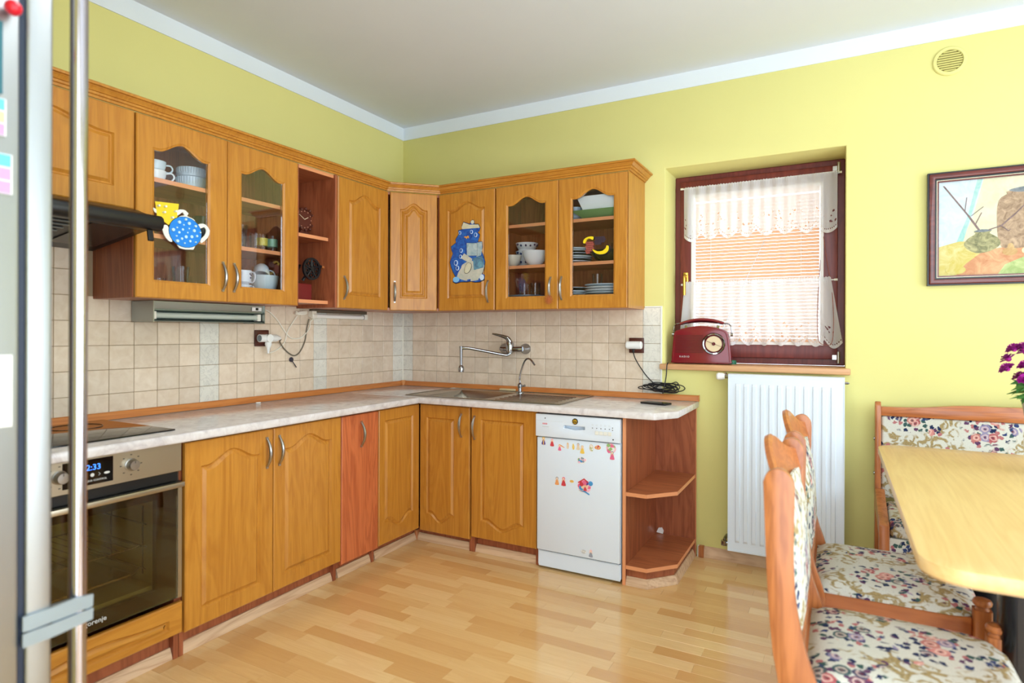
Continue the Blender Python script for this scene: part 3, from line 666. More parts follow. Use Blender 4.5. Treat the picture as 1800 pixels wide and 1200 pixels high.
o = MB().prism([(0, 0), (.035, -.004), (.04, .012), (.03, .03), (.012, .026)], 'y', -.035, -.0295).build('torn_label', WPLAS); o.location = (1.812, 0, .102); tag(o, 'torn white paper scrap on the lowest end shelf', 'paper')

# ================================================================== SINK, TAPS
sk_ = thing('sink', 'stainless steel inset sink with one basin and ribbed drainer', 'sink', (0, 0, 0))
m = MB().plate([(SX0, SY0), (SX1, SY0), (SX1, SY1), (SX0, SY1)], [[(BX0, BY0), (BX1, BY0), (BX1, BY1), (BX0, BY1)]], 'z', TZ + .0006, TZ + .0045)
rimo = m.build('rim', STEEL, sk_, .0015, 2)
def ring(x0, x1, y0_, y1_, z): return [(x0, y0_, z), (x1, y0_, z), (x1, y1_, z), (x0, y1_, z)]
rs = [ring(BX0, BX1, BY0, BY1, TZ + .003), ring(BX0 + .012, BX1 - .012, BY0 + .012, BY1 - .012, TZ - .02), ring(BX0 + .025, BX1 - .025, BY0 + .025, BY1 - .025, TZ - .15), ring(BX0 + .06, BX1 - .06, BY0 + .06, BY1 - .06, TZ - .165)]
vs = [v for r in rs for v in r]; fs = [(i * 4 + j, i * 4 + (j + 1) % 4, i * 4 + 4 + (j + 1) % 4, i * 4 + 4 + j) for i in range(3) for j in range(4)] + [(12, 13, 14, 15)]
MB().add(vs, fs).build('basin', STEEL, sk_)
MB().lathe([(.04, 0), (.04, .003), (.03, .004), (.0, .004)], ((BX0 + BX1) / 2, (BY0 + BY1) / 2, TZ - .1645), 20).build('drain', CHROME, sk_)
m = MB()
for i in range(7): yy = BY0 + .02 + i * .05; m.prism([(yy - .006, TZ + .0045), (yy + .006, TZ + .0045), (yy + .002, TZ + .0075), (yy - .002, TZ + .0075)], 'x', 1.05, 1.40)
m.box(SX0 + .005, SX1 - .005, SY0 + .005, SY0 + .012, TZ + .0045, TZ + .0075).box(SX0 + .005, SX1 - .005, SY1 - .012, SY1 - .005, TZ + .0045, TZ + .0075).box(SX0 + .005, SX0 + .012, SY0 + .012, SY1 - .012, TZ + .0045, TZ + .0075).box(SX1 - .012, SX1 - .005, SY0 + .012, SY1 - .012, TZ + .0045, TZ + .0075)
m.build('drainer_rib', STEEL, sk_)
t = thing('mixer_tap', 'chrome wall-mounted mixer tap with long swivel spout over the sink', 'tap', (.90, 0, 1.112))
for dx in (-.068, .078): MB().lathe([(.034, -.008), (.034, -.012), (.03, -.028), (.018, -.042), (.015, -.06)], (dx, 0, -.004), 24, 'y').build('wall_rose', CHROME, t)
MB().tube(spline([(-.068, -.055, -.004), (-.03, -.07, -.006), (.03, -.07, -.006), (.078, -.055, -.004)], 5), .017, 12).lathe([(.022, -.03), (.025, -.02), (.025, .028), (.021, .038), (0, .04)], (.0, -.075, 0), 18).build('body', CHROME, t)
MB().tube(spline([(0, -.075, .035), (-.012, -.085, .062), (-.06, -.10, .080), (-.105, -.11, .090)], 5), [.020, .019, .018, .017, .016, .015, .013, .012, .011, .010, .009, .008, .008, .007, .006, .005], 12, flat=.8).build('lever', CHROME, t)
sp_ = spline([(0.0, -.076, -.03), (-.01, -.088, -.042), (-.05, -.11, -.036), (-.16, -.17, -.012), (-.225, -.205, .0), (-.262, -.225, -.001)], 6)
s = MB().tube(sp_, .0095, 12).lathe([(.016, -.034), (.016, -.02)], (0, -.076, 0), 16).build('spout', CHROME, t)
MB().tube([(-.262, -.225, .012), (-.262, -.225, -.02), (-.262, -.225, -.11)], [.013, .010, .0085], 12).lathe([(.0085, -.105), (.016, -.115), (.019, -.128), (.017, -.148), (.0, -.149)], (-.262, -.225, 0), 16).build('spray_head', CHROME, s)
t = thing('filter_tap', 'slim chrome swan-neck filter tap standing on the sink rim', 'tap', (1.004, -.135, TZ + .0045))
MB().lathe([(.024, 0), (.024, .004), (.012, .008), (.011, .03), (.014, .032), (.014, .052), (.010, .056), (.006, .06), (0, .06)], (0, 0, 0), 16).build('base', CHROME, t)
MB().tube([(.012, 0, .042), (.03, -.004, .044), (.036, -.005, .046)], [.005, .006, .008], 10).build('lever', CHROME, t)
MB().tube(spline([(0, 0, .055), (0, 0, .10), (.018, -.006, .155), (.04, -.014, .195), (.062, -.022, .209), (.086, -.03, .205), (.105, -.037, .19), (.120, -.042, .174)], 5), .0055, 10).build('neck', CHROME, t)
o = MB().box(-.055, .055, -.012, .012, 0, .012).build('sponge', flat('sponge_cream', (224, 206, 160), .95, 0, .15, 80), None, .005, 2, loc=(.855, -.052, TZ + .0008)); o.location = (.87, -.046, TZ + .0046); tag(o, 'flat cream dish sponge lying behind the sink basin', 'sponge')

# ================================================================== HOOD & LAMPS
hd = L('cooker_hood', 'black slide-out cooker hood below the short wall cabinet', 'cooker hood', -2.612); w = .604
MB().prism([(-.004, 1.675), (-.33, 1.675), (-.44, 1.636), (-.455, 1.600), (-.01, 1.536), (-.004, 1.55)], 'x', .004, w - .006).build('housing', BLACK, hd, .004, 2)
fl = MB().prism([(-.44, 1.640), (-.470, 1.640), (-.484, 1.630), (-.488, 1.612), (-.482, 1.594), (-.468, 1.584), (-.452, 1.583), (-.44, 1.590)], 'x', .0, w).build('front_bar', BLACK, hd, .006, 3)
MB().prism([(-.46, 1.583), (-.468, 1.583), (-.476, 1.545), (-.468, 1.541)], 'x', w - .052, w - .032).build('pull_lever', BLACK, fl, .001)
m = MB()
for i in range(9):
    yy = -.42 + i * .042; zz = 1.600 - (-.455 - yy) * (-.144); zz = 1.536 + (1.600 - 1.536) * (-.01 - yy) / .445
    m.box(.05, .36, yy, yy + .012, zz - .006, zz - .002)
m.build('grille', flat('grille_grey', (96, 98, 96), .4), hd)
zz = lambda yy: 1.536 + .064 * (-.01 - yy) / .445
MB().prism([(-.40, zz(-.40) - .001), (-.10, zz(-.10) - .001), (-.10, zz(-.1) - .004), (-.40, zz(-.4) - .004)], 'x', .40, .56).build('lamp_cover', flat('smoked_cover', (46, 42, 40), .2), hd)
MB().prism([(-.43, zz(-.43) - .0005), (-.41, zz(-.41) - .0005), (-.41, zz(-.41) - .006), (-.43, zz(-.43) - .006)], 'x', .03, .575).build('cross_bar', flat('hood_bar', (84, 90, 92), .35), hd)
# aluminium strip light
ALU = flat('aluminium', (170, 176, 172), .35, 1, .05); ALUD = flat('reflector_grey_green', (132, 144, 134), .4, .6); TUBEM = flat('unlit_tube', (190, 198, 186), .3)
t = L('strip_light', 'aluminium under-cabinet strip light with a bare tube below glazed cabinet', 'lamp', -1.86); w = .56
MB().prism([(-.014, 1.339), (-.165, 1.339), (-.165, 1.332), (-.158, 1.306), (-.10, 1.306), (-.075, 1.255), (-.014, 1.255)], 'x', .004, w - .004).build('housing', ALU, t)
MB().prism([(-.160, 1.3055), (-.10, 1.3055), (-.078, 1.258), (-.158, 1.252), (-.162, 1.256), (-.085, 1.262), (-.105, 1.300), (-.160, 1.300)], 'x', .006, w - .006).build('reflector', ALUD, t)
for x in (0, w - .0035): MB().prism([(-.012, 1.340), (-.170, 1.340), (-.170, 1.250), (-.012, 1.250)], 'x', x, x + .0035).build('end_plate', ALU, t)
MB().lathe([(.006, .0), (.013, .004), (.013, w - .05), (.006, w - .046)], (.021, -.136, 1.279), 14, 'x').build('tube', TUBEM, t)
for x in (.006, w - .028): MB().box(x, x + .02, -.150, -.118, 1.262, 1.296).build('lamp_holder', CREAMP, t, .002)
sw = MB().box(w - .075, w - .02, -.1685, -.1655, 1.312, 1.330).build('switch', WPLAS, t, .001); MB().box(w - .055, w - .04, -.170, -.1686, 1.315, 1.327).build('rocker', BLACK, sw)
t = L('strip_light', 'thin white tube light with cream end caps below the open shelf unit', 'lamp', -.955); w = .58
MB().box(.09, .55, -.034, -.0085, 1.322, 1.340).build('batten', flat('batten_dark', (96, 84, 68), .6), t, .002)
MB().lathe([(.0125, .12), (.0125, .515)], (0, -.030, 1.302), 14, 'x').build('tube', flat('tube_white', (244, 242, 234), .3), t)
MB().lathe([(.010, .09), (.016, .093), (.016, .118), (.0135, .1205)], (0, -.030, 1.302), 14, 'x').box(.085, .118, -.04, -.0085, 1.296, 1.330).build('end_cap', CREAMP, t)
MB().lathe([(.0132, .515), (.0132, .519)], (0, -.030, 1.302), 14, 'x').build('dark_band', DARK, t)
MB().box(.52, .548, -.044, -.0085, 1.287, 1.322).build('end_cap', CREAMP, t, .003)
m = MB()
rngc = random.Random(5)
for i in range(5):
    a0 = i * .9; m.tube(spline([(.03 + .02 * math.cos(a0), -.02 - .003 * i, 1.318 + .006 * math.sin(a0 * 2)), (.07, -.016 - .003 * i, 1.326 - .004 * i), (.10, -.022, 1.316 + .003 * i), (.06, -.028, 1.308 + .004 * i), (.02, -.02, 1.312)], 5), .0035, 6)
o = m.build('cable_bundle', CREAMP); o.location = (0, -.995, 0); o.rotation_euler = (0, 0, R90); tag(o, 'bundled loops of cream cable tucked at the end of the white tube light', 'cable')
# cables of the lamps
def cable(pts, r, mat, label, name='lamp_cable'):
    o = MB().tube(spline(pts, 7), r, 7).build(name, mat); return tag(o, label, 'cable')
cable([(.15, -1.298, 1.318), (.06, -1.25, 1.325), (.018, -1.16, 1.322), (.013, -1.099, 1.281), (.013, -1.041, 1.212), (.013, -1.000, 1.176), (.013, -.955, 1.172), (.013, -.915, 1.184), (.013, -.868, 1.228), (.013, -.858, 1.27), (.03, -.85, 1.285)], .0033, CREAMP, 'cream cable looping from aluminium strip light to white tube light')
cable([(.025, -.965, 1.30), (.013, -.985, 1.265), (.013, -1.022, 1.215), (.013, -1.045, 1.15), (.014, -1.09, 1.115), (.02, -1.14, 1.098), (.032, -1.178, 1.096)], .0033, CREAMP, 'cream cable dropping from the cable bundle into the wall plug')
cable([(.048, -1.098, 1.168), (.025, -1.085, 1.155), (.013, -1.041, 1.112), (.013, -.985, 1.078), (.013, -.94, 1.092), (.013, -.90, 1.155), (.013, -.885, 1.23), (.02, -.875, 1.285)], .0036, flat('grey_cable', (108, 100, 84), .5), 'grey-brown cable hanging in a loop from plug to white tube light')
# sockets
def socket(loc, rz, label):
    t = thing('wall_socket', label, 'socket', loc, rz)
    MB().box(-.043, .043, -.010, 0, -.043, .043).build('cover_plate', BROWNP, t, .003, 2)
    MB().plate([(-.03, -.03), (.03, -.03), (.03, .03), (-.03, .03)], [circ(0, 0, .021, 24)], 'y', -.0135, -.0105).build('insert', flat('bakelite_insert', (96, 44, 32), .4), t); return t
socket((.0075, -1.193, 1.176), R90, 'brown square socket below the open shelf, white adapter plugged in')
socket((1.689, -.0075, 1.139), 0, 'brown square socket beside the window, white charger plugged in')
t = thing('plug_adapter', 'white round two-way plug adapter in the socket below open shelf', 'adapter', (.022, -1.193, 1.176), R90)
MB().lathe([(.016, 0), (.019, -.01), (.021, -.03), (.021, -.058)], (.0, 0, 0), 18, 'y').lathe([(.020, -.055), (.020, .05), (.014, .058), (.010, .075)], (.005, -.036, .0), 18, 'x').build('body', WPLAS, t, ang=50)
MB().lathe([(.017, -.0560), (.017, -.0555), (.0, -.0555)], (.005, -.036, 0), 18, 'x').build('socket_face', flat('adapter_hole', (120, 130, 136), .5), t)
MB().lathe([(.016, 0), (.018, -.012), (.010, -.03), (.006, -.05), (0.004, -.06)], (.005, -.036, -.020), 14, 'z').build('cable_plug', WPLAS, t)
t = thing('charger', 'white cylindrical charger plugged into the socket beside the window', 'charger', (1.689, -.0215, 1.139))
MB().lathe([(.0, -.046), (.018, -.045), (.022, -.04), (.022, .040), (.018, .044), (0, .045)], (-.004, -.026, .002), 20, 'x').build('body', WPLAS, t); MB().lathe([(.009, -.02), (.008, -.032), (.004, -.042)], (-.008, -.026, 0), 10).build('cable_plug', BLACK, t)
BC = flat('black_cable', (18, 18, 24), .45)
o = MB().tube(spline([(1.681, -.0475, 1.098), (1.69, -.04, 1.065), (1.715, -.025, 1.016), (1.752, -.02, .965), (1.794, -.02, .926), (1.82, -.025, .915)], 7), .003, 7)
for i in range(9):
    s0 = .045 + .008 * (i % 4); pts = []
    for k in range(13):
        a_ = 2 * PI * k / 12; pts.append((1.845 + (i % 3) * .006 - .02 * (i % 2) + s0 * 1.45 * math.cos(a_) + .02 * (i % 3 - 1), -.022 - .0035 * i, .908 + .012 * math.sin(a_) * (1 + .5 * (i % 3)) + .014 * math.cos(a_) * ((i % 5) - 2) / 2))
    o.tube(spline(pts, 3), .0026, 6)
o.tube(spline([(1.852, -.05, .915), (1.90, -.055, .935), (1.925, -.055, .942), (1.93, -.055, .925), (1.86, -.055, .905)], 6), .0026, 6)
o.tube(spline([(1.872, -.033, 1.046), (1.871, -.05, 1.03), (1.868, -.05, .98), (1.862, -.05, .94), (1.855, -.055, .90), (1.85, -.055, .876)], 6), .003, 7)
tag(o.build('power_cord', BC), 'black radio cord coiled above the worktop end, tied in a bow', 'cord')
o = MB().lathe([(.013, 0), (.014, .006), (.009, .012), (0, .013)], (0, 0, 0), 12, 'x').tube(spline([(.01, 0, -.006), (.012, .018, -.03), (.008, .032, -.044)], 5), .0028, 6).build('wire_stub', flat('dark_blue_plug', (44, 40, 56), .5)); o.location = (.0075, -.995, 1.055); tag(o, 'short dark wire stub sticking out of the wall tiles', 'wire')

# ================================================================== WINDOW
wn = tag(MB().plate([(WX0, WZ0 + .02), (WX1, WZ0 + .02), (WX1, WZ1), (WX0, WZ1)], [[(WX0 + .05, WZ0 + .07), (WX1 - .05, WZ0 + .07), (WX1 - .05, WZ1 - .05), (WX0 + .05, WZ1 - .05)]], 'y', .245, .31).build('window_1', MAHOG, None, .004), kind='structure')
GX0, GX1, GZ0, GZ1 = 1.952, 2.622, 1.155, 2.005
sa = MB().plate([(WX0 + .034, WZ0 + .054), (WX1 - .034, WZ0 + .054), (WX1 - .034, WZ1 - .034), (WX0 + .034, WZ1 - .034)], [[(GX0, GZ0), (GX1, GZ0), (GX1, GZ1), (GX0, GZ1)]], 'y', .222, .2445).build('sash', MAHOG, wn, .005, 2)
MB().box(GX0 - .005, GX1 + .005, .262, .268, GZ0 - .005, GZ1 + .005).build('glass_pane', GLASS, wn)
MB().plate([(GX0 - .008, GZ0 - .008), (GX1 + .008, GZ0 - .008), (GX1 + .008, GZ1 + .008), (GX0 - .008, GZ1 + .008)], [[(GX0 + .008, GZ0 + .008), (GX1 - .008, GZ0 + .008), (GX1 - .008, GZ1 - .008), (GX0 + .008, GZ1 - .008)]], 'y', .2205, .2218).build('bead', flat('bead_white', (236, 232, 228), .4), sa)
hn = MB().box(-.014, .014, -.006, 0, -.035, .035).build('handle', BRASS, sa, .003, 2, loc=(1.914, .2215, 1.53)); MB().tube(spline([(0, -.006, .015), (0, -.035, .012), (0, -.042, 0), (0, -.042, -.05), (0, -.040, -.10)], 5), .008, 10).build('lever', BRASS, hn)
for z in (2.075, 1.085):
    h_ = MB().lathe([(.008, -.03), (.008, .03)], (0, 0, 0), 12).box(-.028, .0, .002, .012, -.012, .012).build('hinge', NICKEL, sa, loc=(2.7, .208, z)); 
sill = tag(MB().box(1.825, 2.752, -.034, .2445, 1.008, 1.0395).build('trim_4', SILLW, None, .006, 2), kind='structure')
# blind: every slat is a piece
bl = thing('venetian_blind', 'tan venetian blind lowered behind the white lace curtains', 'blind', (0, 0, 0))
sp0 = None; nsl = 43; dz = (GZ1 - GZ0 - .05) / nsl
for i in range(nsl):
    if sp0 is None:
        sp0 = MB().prism([(-.0082, .0070), (-.003, .0033), (.0, .0010), (.003, -.0017), (.0082, -.0070), (.0082, -.0075), (.003, -.0023), (.0, .0004), (-.003, .0028), (-.0082, .0066)], 'x', GX0 + .012, GX1 - .012).build('slat', SLAT, bl); o = sp0
    else: o = sp0.copy(); COL.objects.link(o)
    o.location = (0, .242, GZ0 + .02 + i * dz)
MB().box(GX0 + .01, GX1 - .01, .232, .252, GZ1 - .03, GZ1 - .005).build('head_rail', SLAT, bl); MB().box(GX0 + .012, GX1 - .012, .235, .249, GZ0 + .003, GZ0 + .014).build('bottom_rail', SLAT, bl)
for x in (GX0 + .10, GX1 - .10): MB().tube([(x, .2315, GZ0 + .01), (x, .2315, GZ1 - .02)], .0012, 5).build('ladder_cord', WPLAS, bl)
o = MB().tube(spline([(2.63, .212, 1.72), (2.645, .208, 1.6), (2.668, .195, 1.45), (2.678, .176, 1.28), (2.672, .176, 1.17), (2.65, .176, 1.15), (2.61, .176, 1.17), (2.602, .176, 1.28), (2.606, .18, 1.42), (2.61, .205, 1.49), (2.615, .212, 1.6)], 6), .0016, 6).build('blind_cord', flat('cord_brown', (150, 84, 70), .6), bl)
# curtains
def curtain(x0, x1, ztop, zbot, pleats, scal, yb, label, flare=0.0, dip=0.0):
    nx = 220; nz = 22; m = MB(); vs = []; uv = []
    rr = random.Random(int(ztop * 100)); ph = [rr.random() * 6 for _ in range(4)]
    for j in range(nz + 1):
        t = j / nz
        for i in range(nx + 1):
            u = i / nx; sc = 1 - abs(2 * ((u * scal) % 1) - 1); zb = zbot + dip * math.sin(PI * u) - .040 * math.sin(sc * PI / 2) - .02 * abs(2 * u - 1) ** 6
            z = ztop + (zb - ztop) * t; amp = .0035 + .007 * t
            x = x0 + (x1 - x0) * u + flare * t * (u - .35) ; yy = yb + amp * math.sin(2 * PI * pleats * u + ph[0] + .8 * math.sin(5 * u + ph[1])) + .004 * t * math.sin(2 * PI * pleats * .37 * u + ph[2])
            if t < .08: yy += .002 * math.sin(u * 400); z += .0025 * math.sin(u * 330 + ph[3]) * (t == 0)
            vs.append((x, yy, z)); uv.append((u * (x1 - x0) * 1.25, z - zb))
    fs = [(j * (nx + 1) + i, j * (nx + 1) + i + 1, (j + 1) * (nx + 1) + i + 1, (j + 1) * (nx + 1) + i) for j in range(nz) for i in range(nx)]
    m.add(vs, fs); o = m.build('lace_curtain', SHEER, ang=180)
    l = o.data.uv_layers.new(name='UVMap')
    for lp in o.data.loops: l.data[lp.index].uv = uv[lp.vertex_index]
    return tag(o, label, 'curtain')
cu = curtain(1.906, 2.694, 2.056, 1.786, 13, 8, .196, 'upper white lace curtain with scalloped hem across the window top', .0, .0)
MB().tube([(1.895, .2055, 2.05), (2.705, .2055, 2.058)], .003, 8).build('rod', WPLAS, cu)
for x, s_ in ((1.893, -1), (2.706, 1)): MB().lathe([(.006, -.008), (.006, .008)], (x, .206, 2.052), 10, 'x').build('rod_end', CREAMP, cu)
cu = curtain(1.913, 2.664, 1.508, 1.182, 12, 10, .194, 'lower white lace curtain hanging behind the radio', .085, .0)
MB().tube([(1.90, .205, 1.492), (2.685, .205, 1.492)], .003, 8).build('rod', WPLAS, cu)
for x in (1.898, 2.688): MB().lathe([(.006, -.008), (.006, .008)], (x, .205, 1.492), 10, 'x').build('rod_end', WPLAS, cu)

# radio ---------------------------------------------------------------
RED = flat('radio_burgundy', (124, 22, 34), .16); REDD = flat('radio_burgundy_dark', (92, 16, 26), .2)
rd = thing('retro_radio', 'burgundy retro radio with chrome dial ring on the window sill', 'radio', (2.034, .075, 1.0397), math.radians(4))
bp = smoothp([(-.145, .006), (-.156, .02), (-.150, .10), (-.143, .165), (-.125, .186), (-.06, .204), (.0, .209), (.06, .204), (.118, .188), (.140, .166), (.150, .10), (.156, .02), (.145, .006), (.0, .006)], 3)
MB().prism(bp, 'y', -.052, .052).build('case', RED, rd, .006, 3, ang=50)
gp = MB()
for i in range(12): z = .062 + i * .0085; gp.box(-.135, .012, -.0555, -.0522, z, z + .0035)
gp.build('speaker_grille', REDD, rd)
MB().plate(smoothp([(x * .96, (z - .105) * .95 + .105) for x, z in ((-.145, .006), (-.156, .02), (-.150, .10), (-.143, .165), (-.125, .186), (-.06, .204), (.0, .209), (.06, .204), (.118, .188), (.140, .166), (.150, .10), (.156, .02), (.145, .006), (.0, .006))], 3), [smoothp([(x * .935, (z - .105) * .92 + .105) for x, z in ((-.145, .006), (-.156, .02), (-.150, .10), (-.143, .165), (-.125, .186), (-.06, .204), (.0, .209), (.06, .204), (.118, .188), (.140, .166), (.150, .10), (.156, .02), (.145, .006), (.0, .006))], 3)], 'y', -.0545, -.0522).build('front_bead', RED, rd)
dl = MB().lathe([(.058, -.052), (.060, -.060), (.056, -.066), (.050, -.064), (.049, -.056)], (.068, 0, .112), 40, 'y').build('dial_ring', CHROME, rd)
MB().lathe([(.0490, -.0525), (.049, -.058), (.044, -.060), (.042, -.057)], (.068, 0, .112), 36, 'y').build('inner_ring', REDD, dl)
MB().lathe([(.042, -.0525), (.042, -.057), (.0, -.0572)], (.068, 0, .112), 32, 'y').build('dial_face', flat('dial_cream', (222, 200, 160), .4), dl)
MB().prism([(.030, .1265), (.107, .0965), (.107, .0975), (.031, .1285)], 'y', -.0592, -.0576).lathe([(.009, -.0576), (.009, -.064), (.006, -.068), (0, -.068)], (.068, 0, .112), 16, 'y').build('pointer_knob', REDD, dl)
text('radio_letters', 'RADIO', .0135, (-.087, -.0525, .040), SILK, rd, (PI / 2, 0, 0), .0015, 1.45)
hh = MB().tube(spline([(-.118, 0, .222), (-.06, 0, .240), (0, 0, .246), (.06, 0, .240), (.114, 0, .224)], 5), .0085, 10, flat=1.9).build('carry_handle', RED, rd)
MB().tube(spline([(-.112, 0, .221), (-.06, 0, .230), (0, 0, .234), (.06, 0, .230), (.108, 0, .222)], 5), .005, 8, flat=3.0).build('handle_lining', CHROME, hh)
for s_ in (-1, 1):
    MB().tube(spline([(s_ * .112, 0, .224), (s_ * .140, 0, .220), (s_ * .152, 0, .205), (s_ * .156, 0, .165)], 5), .0035, 8).build('handle_arm', CHROME, hh)
    MB().lathe([(.010, .0), (.010, .012 * s_)], (s_ * .150, 0, .163), 12, 'x').build('pivot', CHROME, hh); MB().box(s_ * .085 - .007, s_ * .085 + .007, -.008, .008, .195, .214).build('button', CHROME, rd, .002)
MB().tube([(.105, .045, .19), (.325, .095, .70)], [.0022, .0012], 7).build('antenna', CHROME, rd)
o = MB().lathe([(.022, 0), (.022, .018), (.018, .022), (0, .022)], (2.186, .13, 1.0397), 14).build('bottle_cap', flat('cap_green', (20, 104, 74), .4)); tag(o, 'small dark green cap on the sill behind the radio', 'cap')

# radiator ------------------------------------------------------------
ra = thing('radiator', 'white flat panel radiator with vertical flutes under the window', 'radiator', (0, 0, 0)); X0, X1, Z0, Z1 = 2.199, 2.727, .085, 1.0
n = 12; pt = []; p0 = X0 + .028; pitch = (X1 - X0 - .056) / n
def rib_panel(yf):
    m = MB(); nx = n * 8; zs = [(Z0 + .012, 0), (Z0 + .05, 0), (Z0 + .062, 1), (Z1 - .062, 1), (Z1 - .05, 0), (Z1 - .012, 0)]
    xs = [X0 + .004] + [p0 + pitch * (i + f_) for i in range(n) for f_ in (.22, .30, .70, .78)] + [X1 - .004]
    dep = [0] + [d for i in range(n) for d in (0, 1, 1, 0)] + [0]; vs = []
    for z, k in zs:
        for x, d in zip(xs, dep): vs.append((x, yf + .006 * (1 - d * k) - .006 * 0, z))
    w_ = len(xs); fs = [(j * w_ + i, j * w_ + i + 1, (j + 1) * w_ + i + 1, (j + 1) * w_ + i) for j in range(len(zs) - 1) for i in range(w_ - 1)]
    return m.add(vs, fs)
rib_panel(-.104).build('front_panel', WHITE, ra, ang=20)
MB().box(X0 + .003, X1 - .003, -.0975, -.046, Z0 + .01, Z1 - .01).build('core', WHITE, ra)
MB().prism([(-.100, Z1 - .013), (-.1005, Z1 - .003), (-.094, Z1), (-.05, Z1), (-.044, Z1 - .006), (-.044, Z1 - .012)], 'x', X0, X1).build('top_grille', WHITE, ra)
MB().prism([(-.100, Z0 + .013), (-.100, Z0 + .003), (-.094, Z0), (-.05, Z0), (-.044, Z0 + .012)], 'x', X0, X1).build('bottom_edge', WHITE, ra)
for x in (X0, X1 - .003): MB().box(x, x + .003, -.1005, -.044, Z0 + .013, Z1 - .013).build('side_cover', WHITE, ra)
v = MB().tube([(X0 - .001, -.07, .985), (X0 - .02, -.07, .985)], .011, 10).tube(spline([(X0 - .02, -.07, .992), (X0 - .02, -.055, 1.0), (X0 - .02, -.03, .995), (X0 - .02, -.0005, .985)], 4), .006, 8).build('valve', CHROME, ra)
MB().lathe([(.012, -.02), (.016, -.026), (.019, -.034), (.019, -.055), (.014, -.062), (0, -.062)], (X0, -.07, .984), 16, 'x').build('thermostat_head', WPLAS, v)
MB().tube([(X0 - .001, -.07, .115), (X0 - .022, -.07, .115)], .011, 10).tube(spline([(X0 - .022, -.07, .115), (X0 - .022, -.05, .13), (X0 - .018, -.02, .135), (X0 - .018, -.0005, .135)], 4), .009, 8).lathe([(.016, -.012), (.016, .012)], (X0 - .022, -.07, .115), 8).build('lock_valve', CHROME, ra)
MB().lathe([(.006, 0), (.006, .012), (.003, .02)], (X1, -.07, .972), 8, 'x').build('vent_plug', CHROME, ra)
for z in (.2, .9): MB().box(2.45, 2.49, -.046, -.0005, z, z + .04).build('wall_bracket', WHITE, ra)

# ================================================================== PICTURE, VENT
pc = thing('framed_picture', 'still life painting of vases and fruit in a mahogany frame', 'picture', (3.058, -.001, 1.43)); PW, PH = .72, .515
def rect(x0, x1, z0, z1): return [(x0, z0), (x1, z0), (x1, z1), (x0, z1)]
MB().plate(rect(0, PW, 0, PH), [rect(.006, PW - .006, .006, PH - .006)], 'y', -.026, 0).build('outer_edge', BLACK, pc)
MB().plate(rect(.006, PW - .006, .006, PH - .006), [rect(.028, PW - .028, .028, PH - .028)], 'y', -.032, -.002).build('frame', FRAMEW, pc, .005, 2)
MB().plate(rect(.028, PW - .028, .028, PH - .028), [rect(.035, PW - .035, .035, PH - .035)], 'y', -.022, -.002).build('inner_edge', BLACK, pc)
MB().plate(rect(.035, PW - .035, .035, PH - .035), [rect(.038, PW - .038, .038, PH - .038)], 'y', -.020, -.002).build('gilt_line', flat('gilt', (214, 206, 178), .4), pc)
MB().plate(rect(.038, PW - .038, .038, PH - .038), [rect(.044, PW - .044, .044, PH - .044)], 'y', -.018, -.002).build('dark_fillet', FRAMEW, pc)
def paint(nm, a, b, sc=18):
    a, b = tuple(int(c * .9) for c in a), tuple(int(c * .93) for c in b)
    t = NT(nm); n_ = t.noise(t.obj(), sc, 4, .65, 1.2); return t.fin(t.ramp(n_, [(.32, lin(a)), (.68, lin(b))]), .6)
cols = [paint('paint_cream', (222, 222, 182), (238, 226, 196)), paint('paint_sky', (204, 222, 226), (222, 232, 238)), paint('paint_yellow', (212, 190, 84), (226, 216, 150)), paint('paint_orange', (206, 134, 88), (226, 178, 130)),
        paint('paint_jar', (140, 112, 84), (204, 174, 140), 30), paint('paint_olive', (106, 108, 72), (190, 182, 130), 34), paint('paint_lemon', (226, 218, 160), (238, 232, 192)), paint('paint_green', (164, 186, 110), (212, 222, 158)),
        paint('paint_twig', (112, 88, 88), (150, 124, 120), 40), paint('paint_slate', (108, 116, 120), (150, 156, 160)), paint('paint_teal', (150, 206, 200), (190, 222, 212)), paint('paint_pear', (190, 142, 76), (226, 196, 140))]
ca = MB().box(.044, PW - .044, -.008, -.003, .044, PH - .044).build('canvas', cols[0], pc)
sh = MB(); lay = [0]
def PT(px, pz):  # painting coordinates as fractions
    return (.044 + px * (PW - .088), .044 + pz * (PH - .088))
def shape(pts, mi, sm=True):
    lay[0] += 1; y_ = -.008 - .00012 * lay[0]; q = [PT(*p) for p in pts]; sh.prism(smoothp(q, 3) if sm else q, 'y', y_ - .0001, -.0079, mi)
def clip(p): return (min(1, max(0, p[0])), min(1, max(0, p[1])))
shape([(0, .31), (.10, .35), (.135, .36), (.20, .62), (.26, 1), (0, 1)], 1, False); shape([(.105, .35), (.145, .36), (.255, 1), (.225, 1), (.17, .62)], 10, False)
shape([(0, 0), (0, .31), (.12, .36), (.3, .34), (.34, .25), (.22, .15), (.12, 0)], 2, False)
shape([(.10, 0), (.16, .12), (.26, .25), (.42, .29), (.6, .30), (1, .26), (1, 0)], 3, False); shape([(.34, 0), (.38, .10), (.48, .17), (.60, .15), (.74, .07), (.8, 0)], 7, False)
shape([(.36, .28), (.335, .55), (.345, .76), (.39, .82), (.40, .85), (.59, .85), (.60, .81), (.66, .75), (.66, .5), (.62, .30), (.5, .27)], 4)
shape([(.40, .86), (.47, .885), (.56, .885), (.60, .86), (.55, .835), (.45, .835)], 9)
shape([(.215, .23), (.15, .31), (.17, .38), (.215, .43), (.21, .455), (.30, .455), (.295, .43), (.34, .38), (.355, .31), (.30, .245)], 5); shape([(.205, .455), (.25, .475), (.31, .46), (.26, .445)], 9)
